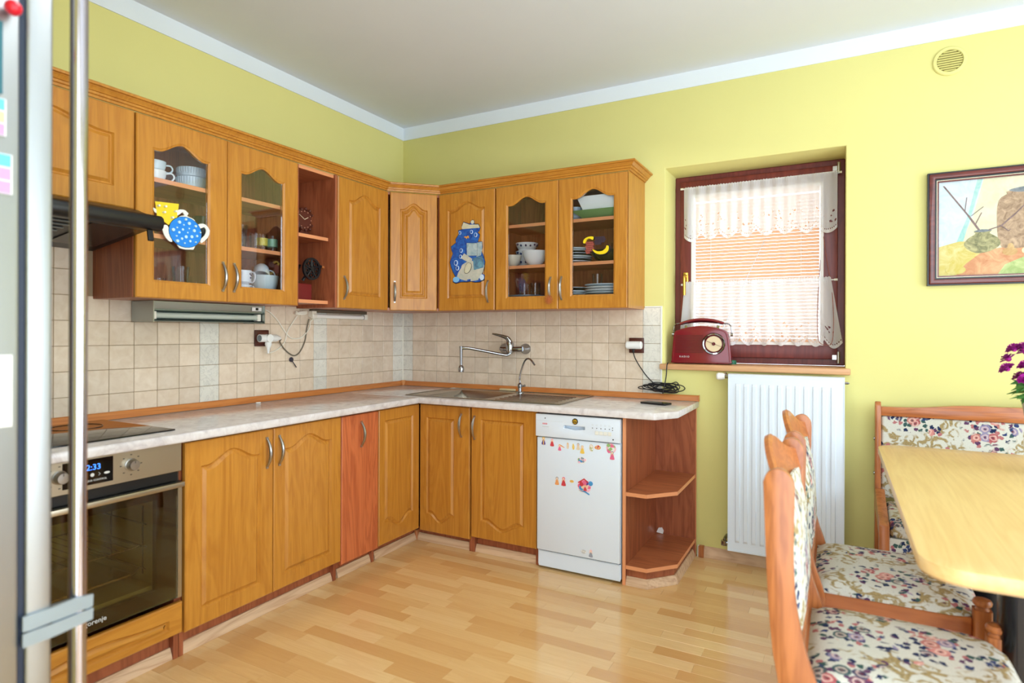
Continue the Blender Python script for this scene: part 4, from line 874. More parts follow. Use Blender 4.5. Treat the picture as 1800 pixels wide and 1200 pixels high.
shape(circ(.407, .23, .042, 10), 11); shape([(.395, .26), (.40, .31), (.42, .31), (.43, .26)], 11); shape(circ(.52, .235, .05, 10, 1, .9), 6); shape(circ(.10, .06, .06, 8, 1, .8), 2)
for (x0, z0, x1, z1, w_) in ((.235, .47, .175, .625, .006), (.175, .625, .03, .96, .0045), (.155, .68, .165, .82, .002), (.215, .53, .25, .65, .0025), (.19, .62, .26, .71, .002), (.29, .465, .36, .50, .005), (.36, .50, .44, .62, .005), (.44, .62, .545, .80, .0035), (.36, .50, .40, .44, .003), (.40, .44, .41, .46, .002)):
    d = Vector((x1 - x0, z1 - z0)).normalized(); nx_ = Vector((-d.y, d.x)) * w_; shape([(x0 - nx_.x, z0 - nx_.y), (x1 - nx_.x, z1 - nx_.y), (x1 + nx_.x, z1 + nx_.y), (x0 + nx_.x, z0 + nx_.y)], 8, False)
sh.build('painted_still_life', cols, ca, smooth=False)
vt = thing('air_vent', 'round yellow-painted slatted air vent high on the wall', 'vent', (3.143, -.0005, 2.455))
MB().lathe([(.066, 0), (.066, -.004), (.062, -.008), (.052, -.009), (.0495, -.006), (.0495, -.001)], (0, 0, 0), 40, 'y').build('rim', YEL, vt)
MB().lathe([(.0495, -.001), (.0495, -.0016), (0, -.0016)], (0, 0, 0), 32, 'y').build('back_plate', flat('vent_dark', (112, 100, 44), .8), vt)
for i in range(9):
    z = -.043 + i * .0106; hw = math.sqrt(max(0, .049 ** 2 - z * z)) - .001
    MB().prism([(-.002, z - .003), (-.0085, z - .0005), (-.0085, z + .001), (-.002, z + .0042)], 'x', -hw, hw).build('slat', YEL, vt)

# ================================================================== FRIDGE
fr = thing('refrigerator', 'tall silver refrigerator with long bar handle, seen edge-on', 'refrigerator', (1.44, -2.85, 0))
MB().box(-.60, 0, -.60, .0, .02, 2.03).build('body', FRIDGE, fr, .006, 2)
MB().box(-.592, -.006, .0005, .0095, .045, 2.02).build('door_seal', flat('seal_blue_black', (22, 36, 58), .5), fr)
dr = MB().box(-.60, .0, .010, .051, .04, 2.03).build('door', FRIDGE, fr, .006, 3)
hn = MB().tube([(-.012, .098, .22), (-.012, .098, 2.0)], .0148, 20).build('bar_handle', flat('handle_chrome', (186, 182, 190), .18, 1, .02), dr)
for z in (.682, 1.95):
    MB().prism([(.004, z + .028), (.004, z + .002), (.05, z + .002), (.116, z + .004), (.117, z + .026), (.085, z + .03), (.05, z + .0275)], 'x', .0005, .006).prism([(.004, z - .002), (.004, z - .026), (.05, z - .026), (.116, z - .021), (.117, z + .0), (.05, z - .002)], 'x', .0005, .006).box(-.027, .0, .051, .116, z - .018, z + .020).build('handle_bracket', flat('bracket_silver', (150, 164, 172), .38, .6), hn)
for x in (-.55, -.05):
    for yy in (-.55, -.05): MB().lathe([(.02, .0002), (.02, .0195)], (x, yy, 0), 10).build('foot', BLACK, fr)
o = MB().ball((1.454, -2.866, 1.760), .013).build('magnet_ball', flat('magnet_red', (206, 18, 44), .3)); tag(o, 'red ball magnet high on the fridge side', 'magnet')
def card(y0, y1, z0, z1, mats, label, cat='magnet'):
    m = MB().box(1.4405, 1.4425, y0, y1, z0, z1)
    n_ = len(mats) - 1
    for i in range(n_): m.box(1.4425, 1.4428, y0 + .002, y1 - .002, z0 + (z1 - z0) * i / n_ + .001, z0 + (z1 - z0) * (i + 1) / n_ - .001, i + 1)
    return tag(m.build('photo_magnet' if cat == 'magnet' else 'paper_note', mats), label, cat)
SKYB = flat('card_sky', (96, 190, 240), .4); SAND = flat('card_sand', (240, 190, 150), .4); LIL = flat('card_lilac', (190, 150, 200), .4); TEALD = flat('card_teal', (30, 96, 110), .4)
card(-2.93, -2.876, 1.612, 1.735, [TEALD, TEALD, TEALD], 'dark teal picture magnet under the red ball magnet')
card(-2.93, -2.871, 1.541, 1.604, [WPLAS, LIL, SAND, SKYB], 'blue and orange postcard magnet under the teal one')
card(-2.93, -2.862, 1.443, 1.511, [WPLAS, LIL, LIL, SKYB], 'lilac and sky blue postcard magnet above the white paper')
card(-2.95, -2.861, 1.045, 1.168, [WPLAS, WPLAS], 'blank white paper note on the fridge side', 'paper')

# ================================================================== TABLE, BENCH, CHAIRS
tb = thing('dining_table', 'pale beech-top dining table with rounded corners on black columns', 'table', (0, 0, 0))
def rrect(x0, x1, y0, y1, r, n=6):
    o = []
    for cx, cy, a0 in ((x1 - r, y0 + r, -PI / 2), (x1 - r, y1 - r, 0), (x0 + r, y1 - r, PI / 2), (x0 + r, y0 + r, PI)):
        for i in range(n + 1): a_ = a0 + PI / 2 * i / n; o.append((cx + r * math.cos(a_), cy + r * math.sin(a_)))
    return o
MB().prism(rrect(2.842, 3.64, -1.925, -.425, .085, 8), 'z', .722, .75).build('tabletop', TABLEW, tb, .003, 2)
MB().prism(rrect(2.846, 3.636, -1.921, -.429, .082, 8), 'z', .717, .7215).build('underside', flat('underside_tan', (196, 160, 110), .6), tb)
for yy in (-1.46, -.85):
    MB().prism(rrect(3.05, 3.25, yy - .045, yy + .045, .03, 5), 'z', .025, .7165).build('leg', flat('table_black', (7, 9, 15), .2), tb); MB().box(2.97, 3.50, yy - .04, yy + .04, .0005, .0245).build('foot_bar', BLACK, tb, .006)
# flowers
fp = thing('flower_pot', 'pale tapered vase of magenta flowers near the table edge', 'vase', (3.306, -.817, .7502))
MB().lathe([(.036, 0), (.04, .006), (.075, .232), (.078, .24), (.073, .24), (.069, .225), (.0, .22)], (0, 0, 0), 24).build('pot', flat('pot_stone', (172, 168, 156), .6, 0, .12, 30), fp)
LEAF = flat('leaf_green', (70, 132, 62), .5, 0, .25, 30); MAG = flat('petal_magenta', (176, 16, 150), .5, 0, .2, 60); STEM = flat('stem_green', (96, 140, 66), .6)
rf = random.Random(11)
def leaf_mesh(l, w_): return MB().add([(0, 0, 0), (l * .4, -w_, .004), (l, 0, -.012), (l * .4, w_, .004), (l * .4, 0, -.004), (0, 0, -.001), (l * .4, -w_, .003), (l, 0, -.013), (l * .4, w_, .003)], [(0, 1, 4), (1, 2, 4), (2, 3, 4), (3, 0, 4), (5, 8, 3, 0), (5, 6, 8), (6, 7, 8)])
lp = leaf_mesh(.05, .011).build('leaf', LEAF, fp); first = True
fl_ = []
for i in range(15):
    a_ = 2 * PI * i / 15 + rf.random() * .3; r_ = .03 + .085 * rf.random(); z_ = .33 + .10 * rf.random() - r_ * .35
    top = Vector((r_ * math.cos(a_), r_ * math.sin(a_), z_)); MB().tube(spline([(top.x * .25, top.y * .25, .20), (top.x * .6, top.y * .6, .28), top], 4), .0018, 5).build('stem', STEM, fp)
    for k in range(15):
        t_ = .15 + .8 * k / 15; pb = Vector((top.x * (.3 + .7 * t_), top.y * (.3 + .7 * t_), .21 + (z_ - .22) * t_))
        o = lp if first else lp.copy()
        if not first: COL.objects.link(o)
        first = False; o.location = pb; o.rotation_euler = (rf.uniform(-.4, .4), rf.uniform(-.7, .5), rf.uniform(0, 6.28)); s_ = rf.uniform(.8, 1.5); o.scale = (s_, s_, s_)
    fl_.append(top)
fm = MB()
for k in range(3):
    for j in range(9 - k * 2):
        a_ = 2 * PI * j / (9 - k * 2) + k * .3; rr = .027 - k * .007; c_, s_ = math.cos(a_), math.sin(a_); z_ = .004 + k * .006
        fm.add([(0, 0, z_ - .006), (rr * .7 * c_ + rr * .42 * s_, rr * .7 * s_ - rr * .42 * c_, z_ + .003), (rr * c_, rr * s_, z_ - .001), (rr * .7 * c_ - rr * .42 * s_, rr * .7 * s_ + rr * .42 * c_, z_ + .003)], [(0, 1, 2, 3)])
fm.ball((0, 0, 0), .009, 8)
f0 = None
for q in fl_ + [Vector((-.105, .03, .375)), Vector((-.075, -.02, .415)), Vector((-.10, -.02, .41)), Vector((-.06, .03, .40)), Vector((-.12, -.03, .345))]:
    if f0 is None: f0 = fm.build('flower_head', MAG, fp, ang=20); o = f0
    else: o = f0.copy(); COL.objects.link(o)
    o.location = q; d_ = Vector((q.x * 4, q.y * 4, .6)).normalized(); o.rotation_euler = d_.to_track_quat('Z', 'X').to_euler()

# bench along the back wall
bn = thing('corner_bench', 'tapestry-upholstered oak bench against the back wall behind the table', 'bench', (2.85, 0, 0)); BW = 1.5
side = smoothp([(-.045, .0), (-.09, .0), (-.10, .25), (-.12, .42), (-.105, .60), (-.115, .80), (-.108, .885), (-.095, .900), (-.075, .895), (-.06, .85), (-.05, .6), (-.045, .3)], 3)
for x in (0, BW - .024): MB().prism([(-.042, .0005), (-.098, .0005), (-.115, .25), (-.128, .42), (-.112, .60), (-.118, .80), (-.112, .880), (-.098, .896), (-.075, .893), (-.055, .86), (-.05, .6)], 'x', x, x + .024).build('end_post', CHAIRW, bn, .004, 2)
for x in (0, BW - .038):
    MB().prism([(-.12, .40), (-.128, .50), (-.20, .470), (-.32, .440), (-.40, .425), (-.425, .41), (-.425, .0005), (-.385, .0005), (-.38, .36)], 'x', x, x + .038).build('arm_post', CHAIRW, bn, .005, 2)
top = [(0.0245, .832), (BW - .0245, .832), (BW - .0245, .872)] + [(BW - .0245 - (BW - .049) * i / 20, .874 + .032 * math.sin(PI * i / 20) ** 1.5 + .004 * math.cos(i * 1.2)) for i in range(1, 20)] + [(.0245, .872)]
MB().prism(top, 'y', -.108, -.075).build('top_rail', CHAIRX, bn, .005, 2)
MB().box(.0255, BW - .0255, -.104, -.055, .452, .8315).build('back_pad', FAB_XZ, bn, .012, 3)
MB().box(.040, BW - .040, -.42, -.105, .36, .445).build('seat_cushion', FAB_XY, bn, .02, 3)
MB().box(.0385, BW - .0385, -.415, -.10, .30, .3595).build('seat_box', FAB_XZ, bn)
MB().box(.0385, BW - .0385, -.405, -.38, .06, .2995).build('front_board', CHAIRX, bn)
for z in (.72, .56):
    MB().lathe([(.008, -.0002), (.008, -.004), (.004, -.006)], (0, -.085, z), 8, 'x').build('screw', CHROME, bn)

# chairs ---------------------------------------------------------------
def chair(label, loc, rz=0):
    t = thing('dining_chair', label, 'chair', loc, rz, None)
    pf = [(-.055, .0005), (-.018, .0005), (.030, .20), (.062, .38), (.066, .42), (.040, .50), (.026, .56), (.014, .64), (.011, .75), (.013, .86), (.008, .888), (-.006, .904), (-.022, .908), (-.040, .900), (-.050, .880), (-.050, .86), (-.046, .75), (-.040, .62), (-.030, .50), (-.016, .42), (-.018, .36), (-.040, .18)]
    for y in (-.237, .213): MB().prism(smoothp(pf, 2), 'y', y, y + .024).build('rear_post', CHAIRW, t, .005, 2, ang=50)
    # crest rail: concave board with a raised middle
    nx = 24; vs = []; fs = []
    for i in range(nx + 1):
        u = i / nx; yy = -.2125 + .425 * u; s_ = math.sin(PI * u); dx = -.030 * s_; zt = .872 + .075 * (s_ ** 1.4) + .012 * math.cos(2 * PI * u * 1.0) * (1 - s_); zb = .822 + .010 * s_
        xb = -.004 + dx; xt = -.018 + dx - .012 * s_
        vs += [(xb + .010, yy, zb), (xt + .009, yy, zt - .004), (xt, yy, zt), (xt - .010, yy, zt - .005), (xb - .012, yy, zb)]
    k = 5
    for i in range(nx):
        for j in range(k): fs.append((i * k + j, i * k + (j + 1) % k, (i + 1) * k + (j + 1) % k, (i + 1) * k + j))
    fs += [tuple(range(k)), tuple(nx * k + j for j in reversed(range(k)))]
    MB().add(vs, fs).build('crest_rail', CHAIRX, t)
    # back pad
    nz = 12; ny = 12; vs = []; fs = []
    for sgn in (1, -1):
        for j in range(nz + 1):
            for i in range(ny + 1):
                u, v_ = i / ny, j / nz; z = .505 + .325 * v_; cxx = .020 - .022 * v_ - .008 * math.sin(PI * u)
                bul = (1 - (2 * u - 1) ** 4) * (1 - (2 * v_ - 1) ** 4); vs.append((cxx + sgn * (.003 + (.026 if sgn > 0 else .016) * bul), -.205 + .41 * u, z + (.012 * math.sin(PI * u) if j == nz else 0)))
    N_ = (nz + 1) * (ny + 1)
    for j in range(nz):
        for i in range(ny):
            a_ = j * (ny + 1) + i; fs.append((a_, a_ + 1, a_ + ny + 2, a_ + ny + 1)); fs.append((N_ + a_, N_ + a_ + ny + 1, N_ + a_ + ny + 2, N_ + a_ + 1))
    for i in range(ny):
        fs.append((i, N_ + i, N_ + i + 1, i + 1)); a_ = nz * (ny + 1) + i; fs.append((a_, a_ + 1, N_ + a_ + 1, N_ + a_))
    for j in range(nz):
        a_ = j * (ny + 1); b_ = a_ + ny + 1; fs.append((a_, b_, N_ + b_, N_ + a_)); a_ += ny; b_ += ny; fs.append((a_, N_ + a_, N_ + b_, b_))
    MB().add(vs, fs).build('back_pad', FAB_YZ, t, ang=60)
    MB().box(.012, .030, -.2125, .2125, .462, .503).build('back_rail', CHAIRX, t, .004)
    # seat
    n_ = 14; vs = []; fs = []
    for j in range(n_ + 1):
        for i in range(n_ + 1):
            u, v_ = i / n_, j / n_; x = .034 + .425 * u; hy = .226 - .006 * u; yy = -hy + 2 * hy * v_
            b_ = (1 - (2 * u - 1) ** 6) * (1 - (2 * v_ - 1) ** 6); crn = max(0, u - .8) / .2 * max(0, abs(2 * v_ - 1) - .7) / .3
            vs.append((x - .045 * crn, yy * (1 - .05 * crn), .432 + .030 * b_ ** .6))
    for j in range(n_):
        for i in range(n_): a_ = j * (n_ + 1) + i; fs.append((a_, a_ + 1, a_ + n_ + 2, a_ + n_ + 1))
    N_ = len(vs); vs += [(v[0], v[1], .428) for v in vs]; per = [i for i in range(n_ + 1)] + [j * (n_ + 1) + n_ for j in range(1, n_ + 1)] + [n_ * (n_ + 1) + i for i in range(n_ - 1, -1, -1)] + [j * (n_ + 1) for j in range(n_ - 1, 0, -1)]
    for a_, b_ in zip(per, per[1:] + per[:1]): fs.append((a_, N_ + a_, N_ + b_, b_))
    fs.append(tuple(N_ + p for p in per)); vs2 = vs
    MB().add(vs2, fs).build('seat', FAB_XY, t, ang=60)
    for y in (-.215, .195): MB().box(.04, .425, y, y + .02, .372, .4275).build('seat_rail', CHAIRX, t, .004)
    for x in (.04, .405): MB().box(x, x + .02, -.194, .194, .372, .4275).build('seat_rail', CHAIRX, t, .004)
    for y in (-.207, .207):
        MB().prism(rrect(.426, .468, y - .020, y + .020, .006, 3), 'z', .0005, .455).lathe([(.017, .455), (.013, .461), (.0215, .468), (.023, .475), (.019, .482), (0, .486)], (.447, y, 0), 18).build('front_leg', CHAIRW, t, 0)
    return t
chair('oak chair with tapestry seat, the one nearer the fridge along the table', (2.598, -1.672, 0)); chair('oak chair with tapestry seat, the one nearer the radiator along the table', (2.598, -1.092, 0))

# ================================================================== CROCKERY AND SMALL THINGS
def vessel(prof_out, th=.003):
    """closed profile from an outer one: outside up, inside down"""
    inn = [(max(.0, r - th), z + (th if i == 0 else 0)) for i, (r, z) in enumerate(prof_out)]
    return [(0, prof_out[0][1])] + prof_out + inn[::-1] + [(0, inn[0][1])]
def cup(label, loc, r, h, mat, ang=0, flare=1.0, th=.0025, hl=.028, name='cup', deco=None, group=None, ribs=0):
    t = thing(name, label, name, loc, ang, group)
    b = MB().lathe(vessel([(r * .55, 0), (r * .62, .004), (r * .86 * flare, h * .25), (r * .97, h * .6), (r, h)], th), n=24).build('bowl', mat, t)
    MB().tube(spline([(r * .93, 0, h * .82), (r + hl * .7, 0, h * .86), (r + hl, 0, h * .55), (r + hl * .6, 0, h * .22), (r * .82, 0, h * .2)], 5), .0035, 8).build('handle', mat, t)
    if ribs:
        m = MB()
        for i in range(36): a_ = 2 * PI * i / 36; m.tube([(r * .88 * math.cos(a_), r * .88 * math.sin(a_), h * .22), (r * .985 * math.cos(a_), r * .985 * math.sin(a_), h * .6), (r * 1.0 * math.cos(a_), r * 1.0 * math.sin(a_), h * .95)], .0016, 4, cap=False)
        m.build('ribbing', mat, b)
    if deco:
        m = MB(); rr = random.Random(int(h * 1e4))
        for i in range(14): a_ = rr.random() * 6.28; z_ = h * (.45 + .4 * rr.random()); m.ball((r * .985 * math.cos(a_), r * .985 * math.sin(a_), z_), .0045, 6, sq=.9)
        m.build('dots', deco, b)
    return t
def bowl(label, loc, r, h, mat, name='bowl', foot=.45, deco=None, n=28, th=.003):
    t = thing(name, label, 'bowl', loc)
    b = MB().lathe(vessel([(r * foot, 0), (r * foot, .005), (r * .72, h * .3), (r * .92, h * .68), (r, h)], th), n=n).build('body', mat, t)
    if deco:
        m = MB(); rr = random.Random(int(loc[0] * 1e4))
        for i in range(18): a_ = rr.random() * 6.28; z_ = h * (.62 + .22 * rr.random()); q = r * (.90 + .09 * (z_ / h - .6) / .3); m.ball((q * math.cos(a_), q * math.sin(a_), z_), .004 + .003 * rr.random(), 6)
        m.build('flower_print', deco, b)
    return t
def plate(label, loc, r, mat, rim=None, group=None):
    t = thing('plate', label, 'plate', loc, 0, group)
    MB().lathe([(0, 0), (r * .55, 0), (r * .62, .003), (r, .011), (r, .0135), (r * .62, .006), (0, .0045)], n=32).build('dish', mat, t)
    if rim: MB().lathe([(r - .010, .0128), (r + .0006, .0118), (r + .0006, .0138), (r - .010, .0142)], n=32).build('rim_band', rim, t)
    return t
def tumbler(label, loc, r, h, taper=.85, group=None, name='glass', deco=None):
    t = thing(name, label, 'glass', loc, 0, group)
    MB().lathe(vessel([(r * taper, 0), (r, h)], .0022), n=20).build('wall', TUMB, t); MB().lathe([(0, .0005), (r * taper - .003, .0005), (r * taper - .003, .010), (0, .010)], n=16).build('base', TUMB, t)
    if deco: MB().lathe([(r * .96, h * .35), (r * .985, h * .8)], n=14).build('print', deco, t)
    return t
NAVY = flat('navy_print', (40, 52, 96), .3); DGREEN = flat('dark_green_glaze', (40, 62, 58), .25); INDIGO = flat('dark_blue_glaze', (22, 30, 56), .2); GREENP = flat('green_glaze', (138, 182, 118), .25)
# glazed cabinet beside the hood: shelves 1.829, 1.603, board 1.358
S1, S2, S3 = 1.8295, 1.6035, 1.3585
cup('lower of two white cups stacked at the hood end of the top shelf', (.19, -1.872, S1), .046, .048, PORC, .9); cup('upper of two white cups stacked at the hood end of the top shelf', (.19, -1.872, S1 + .041), .045, .046, PORCB, 1.4)
plate('blue-green saucer under the stacked ribbed cups', (.15, -1.680, S1), .082, flat('saucer_teal', (150, 190, 190), .2))
cup('lower wide ribbed pale blue cup standing on the saucer', (.15, -1.680, S1 + .0065), .062, .056, PORCB, .9, 1.1, ribs=1); cup('upper wide ribbed pale blue cup stacked on its twin', (.15, -1.680, S1 + .0545), .060, .050, PORCB, .8, 1.1, ribs=1)
cup('dark green mug on the middle shelf behind the teapot plaque', (.15, -1.622, S2), .046, .125, DGREEN, 1.9, 1.1, name='mug')
tumbler('tall flared tumbler on the bottom board of the hood-side glazed cabinet', (.18, -1.748, S3), .036, .132, .72)
for i, (yy, xx, r_, h_) in enumerate(((-1.86, .20, .030, .072), (-1.80, .21, .022, .06), (-1.69, .20, .022, .068), (-1.655, .22, .022, .066), (-1.60, .2, .022, .062))):
    tumbler('small stubby glass on the bottom board, %s counting from the hood' % ('first', 'second', 'third', 'fourth', 'last')[i], (xx, yy, S3), r_, h_, .8, 'stubby glasses on the bottom board')
# second half of that cabinet
for i, (yy, xx, h_) in enumerate(((-1.468, .19, .10), (-1.425, .15, .12), (-1.385, .20, .085))): tumbler('clear tumbler in the middle shelf cluster, %s' % ('nearest the hood', 'the tallest', 'nearest the printed tumblers')[i], (xx, yy, S2), .026, h_, .9, 'clear tumblers on the middle shelf')
tumbler('tumbler printed yellow and blue, the one nearer the cluster', (.20, -1.345, S2), .028, .082, .92, deco=flat('glass_print_yellow', (206, 196, 90), .4)); tumbler('tumbler printed pale green at the end of the middle shelf', (.20, -1.285, S2), .028, .085, .92, deco=flat('glass_print_green', (150, 196, 170), .4))
tumbler('upturned stemware bowl behind the tumbler cluster', (.12, -1.40, S2), .030, .13, .7)
cup('lower white mug with black dots beside the pale blue basin', (.20, -1.452, S3), .040, .074, WHITE, .2, 1.15, name='mug', deco=NAVY); cup('upper white mug with black dots stacked beside the pale blue basin', (.20, -1.452, S3 + .0705), .040, .072, WHITE, .25, 1.15, name='mug', deco=NAVY)
bowl('pale blue enamel basin with rolled white rim', (.175, -1.312, S3), .070, .130, flat('enamel_blue', (204, 222, 228), .2), foot=.5)
o = cup('pale blue cup tipped over inside the blue basin', (.19, -1.336, S3 + .150), .040, .062, PORCB, 0); o.rotation_euler = (math.radians(150), .25, 1.2); o.location = (.175, -1.325, S3 + .178)
# open unit: clock and coffee grinder wheel
CLK = flat('carved_brown', (96, 46, 30), .45); HAND = flat('clock_hand', (226, 206, 170), .4)
t = thing('clock', 'small round carved brown clock on the open shelf', 'clock', (.10, -1.004, 1.7225), R90)
MB().prism(smoothp([(-.05, 0), (.05, 0), (.035, .02), (.02, .045), (-.02, .045), (-.035, .02)], 2), 'y', -.02, .0).build('stand', CLK, t)
m = MB().lathe([(.0, .010), (.062, .010), (.066, .0), (.062, -.012), (.052, -.016), (.050, -.010), (0, -.010)], (0, -.012, .104), 36, 'y')
for i in range(12): m.ball((.058 * math.cos(i * PI / 6), -.030, .104 + .058 * math.sin(i * PI / 6)), .008, 8)
m.build('case', CLK, t)
MB().prism([(0, .102), (.0, .106), (-.038, .128), (-.039, .126)], 'y', -.0235, -.0225).prism([(0, .102), (.026, .117), (.025, .120), (-.001, .106)], 'y', -.0235, -.0225).build('hands', HAND, t)
m = MB()
for i in range(12): a_ = i * PI / 6; m.box(.046 * math.cos(a_) - .003, .046 * math.cos(a_) + .003, -.0235, -.0222, .104 + .046 * math.sin(a_) - .003, .104 + .046 * math.sin(a_) + .003)
m.build('hour_marks', flat('clock_marks', (196, 140, 110), .5), t)
t = thing('coffee_grinder', 'old coffee grinder with black iron flywheel and wooden crank on open shelf', 'grinder', (.15, -1.035, 1.3795), R90)
IRON = flat('black_iron', (18, 20, 24), .4)
MB().box(-.075, .03, -.03, .06, 0, .09).build('box', flat('grinder_red', (120, 30, 28), .4), t, .003); MB().lathe([(.03, .09), (.012, .12), (.018, .15), (.034, .185), (.036, .19), (0, .19)], (-.05, .015, 0), 16).build('hopper', IRON, t)
w_ = MB().plate(circ(-.005, .168, .060, 32), [circ(-.005, .168, .049, 32)], 'y', -.070, -.058)
for i in range(5):
    a_ = i * 2 * PI / 5 + .3; ca_, sa_ = math.cos(a_), math.sin(a_); w_.tube([(-.005 + .008 * ca_, -.064, .168 + .008 * sa_), (-.005 + .052 * ca_, -.064, .168 + .052 * sa_)], [.008, .005], 8); w_.plate(circ(-.005 + .034 * math.cos(a_ + .63), .168 + .034 * math.sin(a_ + .63), .013, 12), [circ(-.005 + .034 * math.cos(a_ + .63), .168 + .034 * math.sin(a_ + .63), .008, 12)], 'y', -.068, -.060)
w_.lathe([(.012, -.04), (.014, -.075), (0, -.076)], (-.005, 0, .168), 14, 'y').build('flywheel', IRON, t)
MB().tube([(-.035, -.03, .105), (-.005, -.055, .168)], .008, 8).tube([(.046, -.066, .185), (.060, -.066, .186)], .009, 8).build('bracket', IRON, t); MB().tube([(.060, -.066, .186), (.075, -.066, .184), (.098, -.066, .181), (.104, -.066, .180)], [.005, .008, .007, .003], 10).build('crank_grip', CHAIRW, t)
# cabinet beside the window: shelves 1.836, 1.598, board 1.358
T1, T2, T3 = 1.8365, 1.5985, 1.3585
bowl('small cream bowl with a narrow foot on the middle shelf', (.994, -.215, T2), .054, .068, CREAMC)
bowl('large plain white bowl in front of the flowered bowls', (1.138, -.205, T2), .076, .086, PORC)
for i in range(3): bowl('white bowl with blue flower print, %s of the stack of three' % ('lowest', 'middle', 'topmost')[i], (1.022, -.085, T2 + .050 * i), .070, .056, PORC, foot=.78, deco=NAVY)
for i in range(7): plate('white blue-rimmed plate, %s from below, in the stack under two tumblers' % ('lowest', 'second', 'third', 'fourth', 'fifth', 'sixth', 'seventh', 'eighth')[i], (1.066, -.165, T3 + .0095 * i), .118, PORC, flat('rim_blue', (58, 98, 130), .25), 'blue-rimmed plates under the tumblers')
tumbler('straight tumbler on the blue-rimmed plates, nearer the corner', (1.045, -.16, T3 + .0620), .031, .082, .95); tumbler('straight tumbler on the blue-rimmed plates, nearer the window', (1.112, -.15, T3 + .0620), .032, .084, .95)
cup('blue and white speckled mug on the top shelf beside the green dish', (1.388, -.20, T1), .040, .078, flat('speckled_blue', (170, 190, 214), .25, 0, .2, 60), 2.6, 1.12, name='mug')
def sqdish(name, label, loc, a, b, h, th, mat):
    t = thing(name, label, 'dish', loc, 0); q = lambda s, z: [(-s, -s * .8, z), (s, -s * .8, z), (s, s * .8, z), (-s, s * .8, z)]
    rs = [q(a, 0), q(b, h), q(b - th, h), q(a - th, th)]; vs = [v for r in rs for v in r]
    MB().add(vs, [(i * 4 + j, i * 4 + (j + 1) % 4, i * 4 + 4 + (j + 1) % 4, i * 4 + 4 + j) for i in range(3) for j in range(4)] + [(3, 2, 1, 0), (12, 13, 14, 15)]).build('body', mat, t, .001); return t
sqdish('square_dish', 'green flared square dish on the top shelf', (1.545, -.165, T1), .085, .150, .046, .005, GREENP)
sqdish('square_bowl', 'white flared square bowl standing in the green dish', (1.560, -.165, T1 + .0055), .088, .136, .118, .004, PORC)
for i in range(6): plate('%s plate, %s from below, in the mixed stack beside the dark bowl' % ('dark' if i in (1, 3, 4) else 'white', ('lowest', 'second', 'third', 'fourth', 'fifth', 'sixth', 'seventh', 'eighth')[i]), (1.378, -.175, T2 + .0145 * i), .098, INDIGO if i in (1, 3, 4) else PORC, PORCB, 'dark and white plates beside the fruit bowl')
bowl('wide dark-glazed bowl behind the banana stickers', (1.575, -.170, T2), .098, .066, flat('dark_olive_glaze', (52, 50, 34), .25), foot=.5)
for i in range(3): o = tumbler('clear glass behind the dark bowl, %s from the corner' % ('first', 'second', 'third')[i], (1.575 + i * .034, -.055, T2), .024, .125, .85, 'row of glasses behind the dark bowl')
for i in range(6): plate('%s plate, %s from below, in the low stack on the bottom board' % ('white' if i % 2 == 0 else 'dark', ('lowest', 'second', 'third', 'fourth', 'fifth', 'sixth', 'seventh', 'eighth')[i]), (1.372, -.175, T3 + .0185 * i), .088, INDIGO if i % 2 else PORC, PORCB, 'low stack of dark and white plates')
for i in range(8): plate('white plate, %s from below, in the tall stack under the single glass' % ('lowest', 'second', 'third', 'fourth', 'fifth', 'sixth', 'seventh', 'eighth')[i], (1.556, -.175, T3 + .0150 * i), .112, PORCB if i % 3 == 1 else PORC, INDIGO if i in (3,) else None, 'white plates under the single glass')
tumbler('single clear glass standing on the tall stack of white plates', (1.505, -.155, T3 + .0150 * 7 + .008), .030, .070, .9)
# window-colour fruit stickers on the glass
def sticker(label, shapes, ax, at, name='sticker', cat='sticker', th=.0006, step=.0003):
    """shapes: list of (2D outline, material); layers stacked outwards from the surface at `at`"""
    mats = []; m = MB()
    for i, (pts, mt) in enumerate(shapes):
        if mt not in mats: mats.append(mt)
        if ax == 'y': m.prism(pts, 'y', at - th - step * i, at, mats.index(mt))
        else: m.prism(pts, 'x', at, at + th + step * i, mats.index(mt))
    return tag(m.build(name, mats, smooth=False), label, cat)
BAN = flat('banana_yellow', (236, 206, 20), .4); OUTL = flat('outline_black', (14, 12, 14), .5); GRP = flat('grape_purple', (52, 34, 48), .5); GRR = flat('grape_red', (150, 70, 58), .5, 0, .3, 90)
ban1 = [(1.532, 1.661), (1.561, 1.647), (1.592, 1.649), (1.609, 1.663), (1.612, 1.675), (1.625, 1.671), (1.623, 1.648), (1.606, 1.633), (1.575, 1.63), (1.547, 1.64)]
ban2 = [(1.479, 1.698), (1.486, 1.717), (1.511, 1.729), (1.539, 1.727), (1.536, 1.71), (1.515, 1.719), (1.497, 1.713), (1.49, 1.694)]
grow = lambda P, k: [(sum(p[0] for p in P) / len(P) + (x - sum(p[0] for p in P) / len(P)) * k, sum(p[1] for p in P) / len(P) + (z - sum(p[1] for p in P) / len(P)) * k) for x, z in P]
rr = random.Random(4)
gr = [(circ(1.545 + .012 * (i % 5) + .005 * (i // 5 % 2), 1.722 - .011 * (i // 5), .0066, 8), GRP) for i in range(18)]
gr2 = [(circ(1.496 + .011 * (i % 4) + .005 * (i // 4 % 2), 1.698 - .011 * (i // 4), .006, 8), GRR) for i in range(22)]
sticker('window sticker of yellow bananas and dark grapes on the cabinet glass', gr + gr2 + [(smoothp(grow(ban1, 1.1), 2), OUTL), (smoothp(ban1, 2), BAN), (smoothp(grow(ban2, 1.08), 2), OUTL), (smoothp(ban2, 2), BAN)], 'y', -.2975)
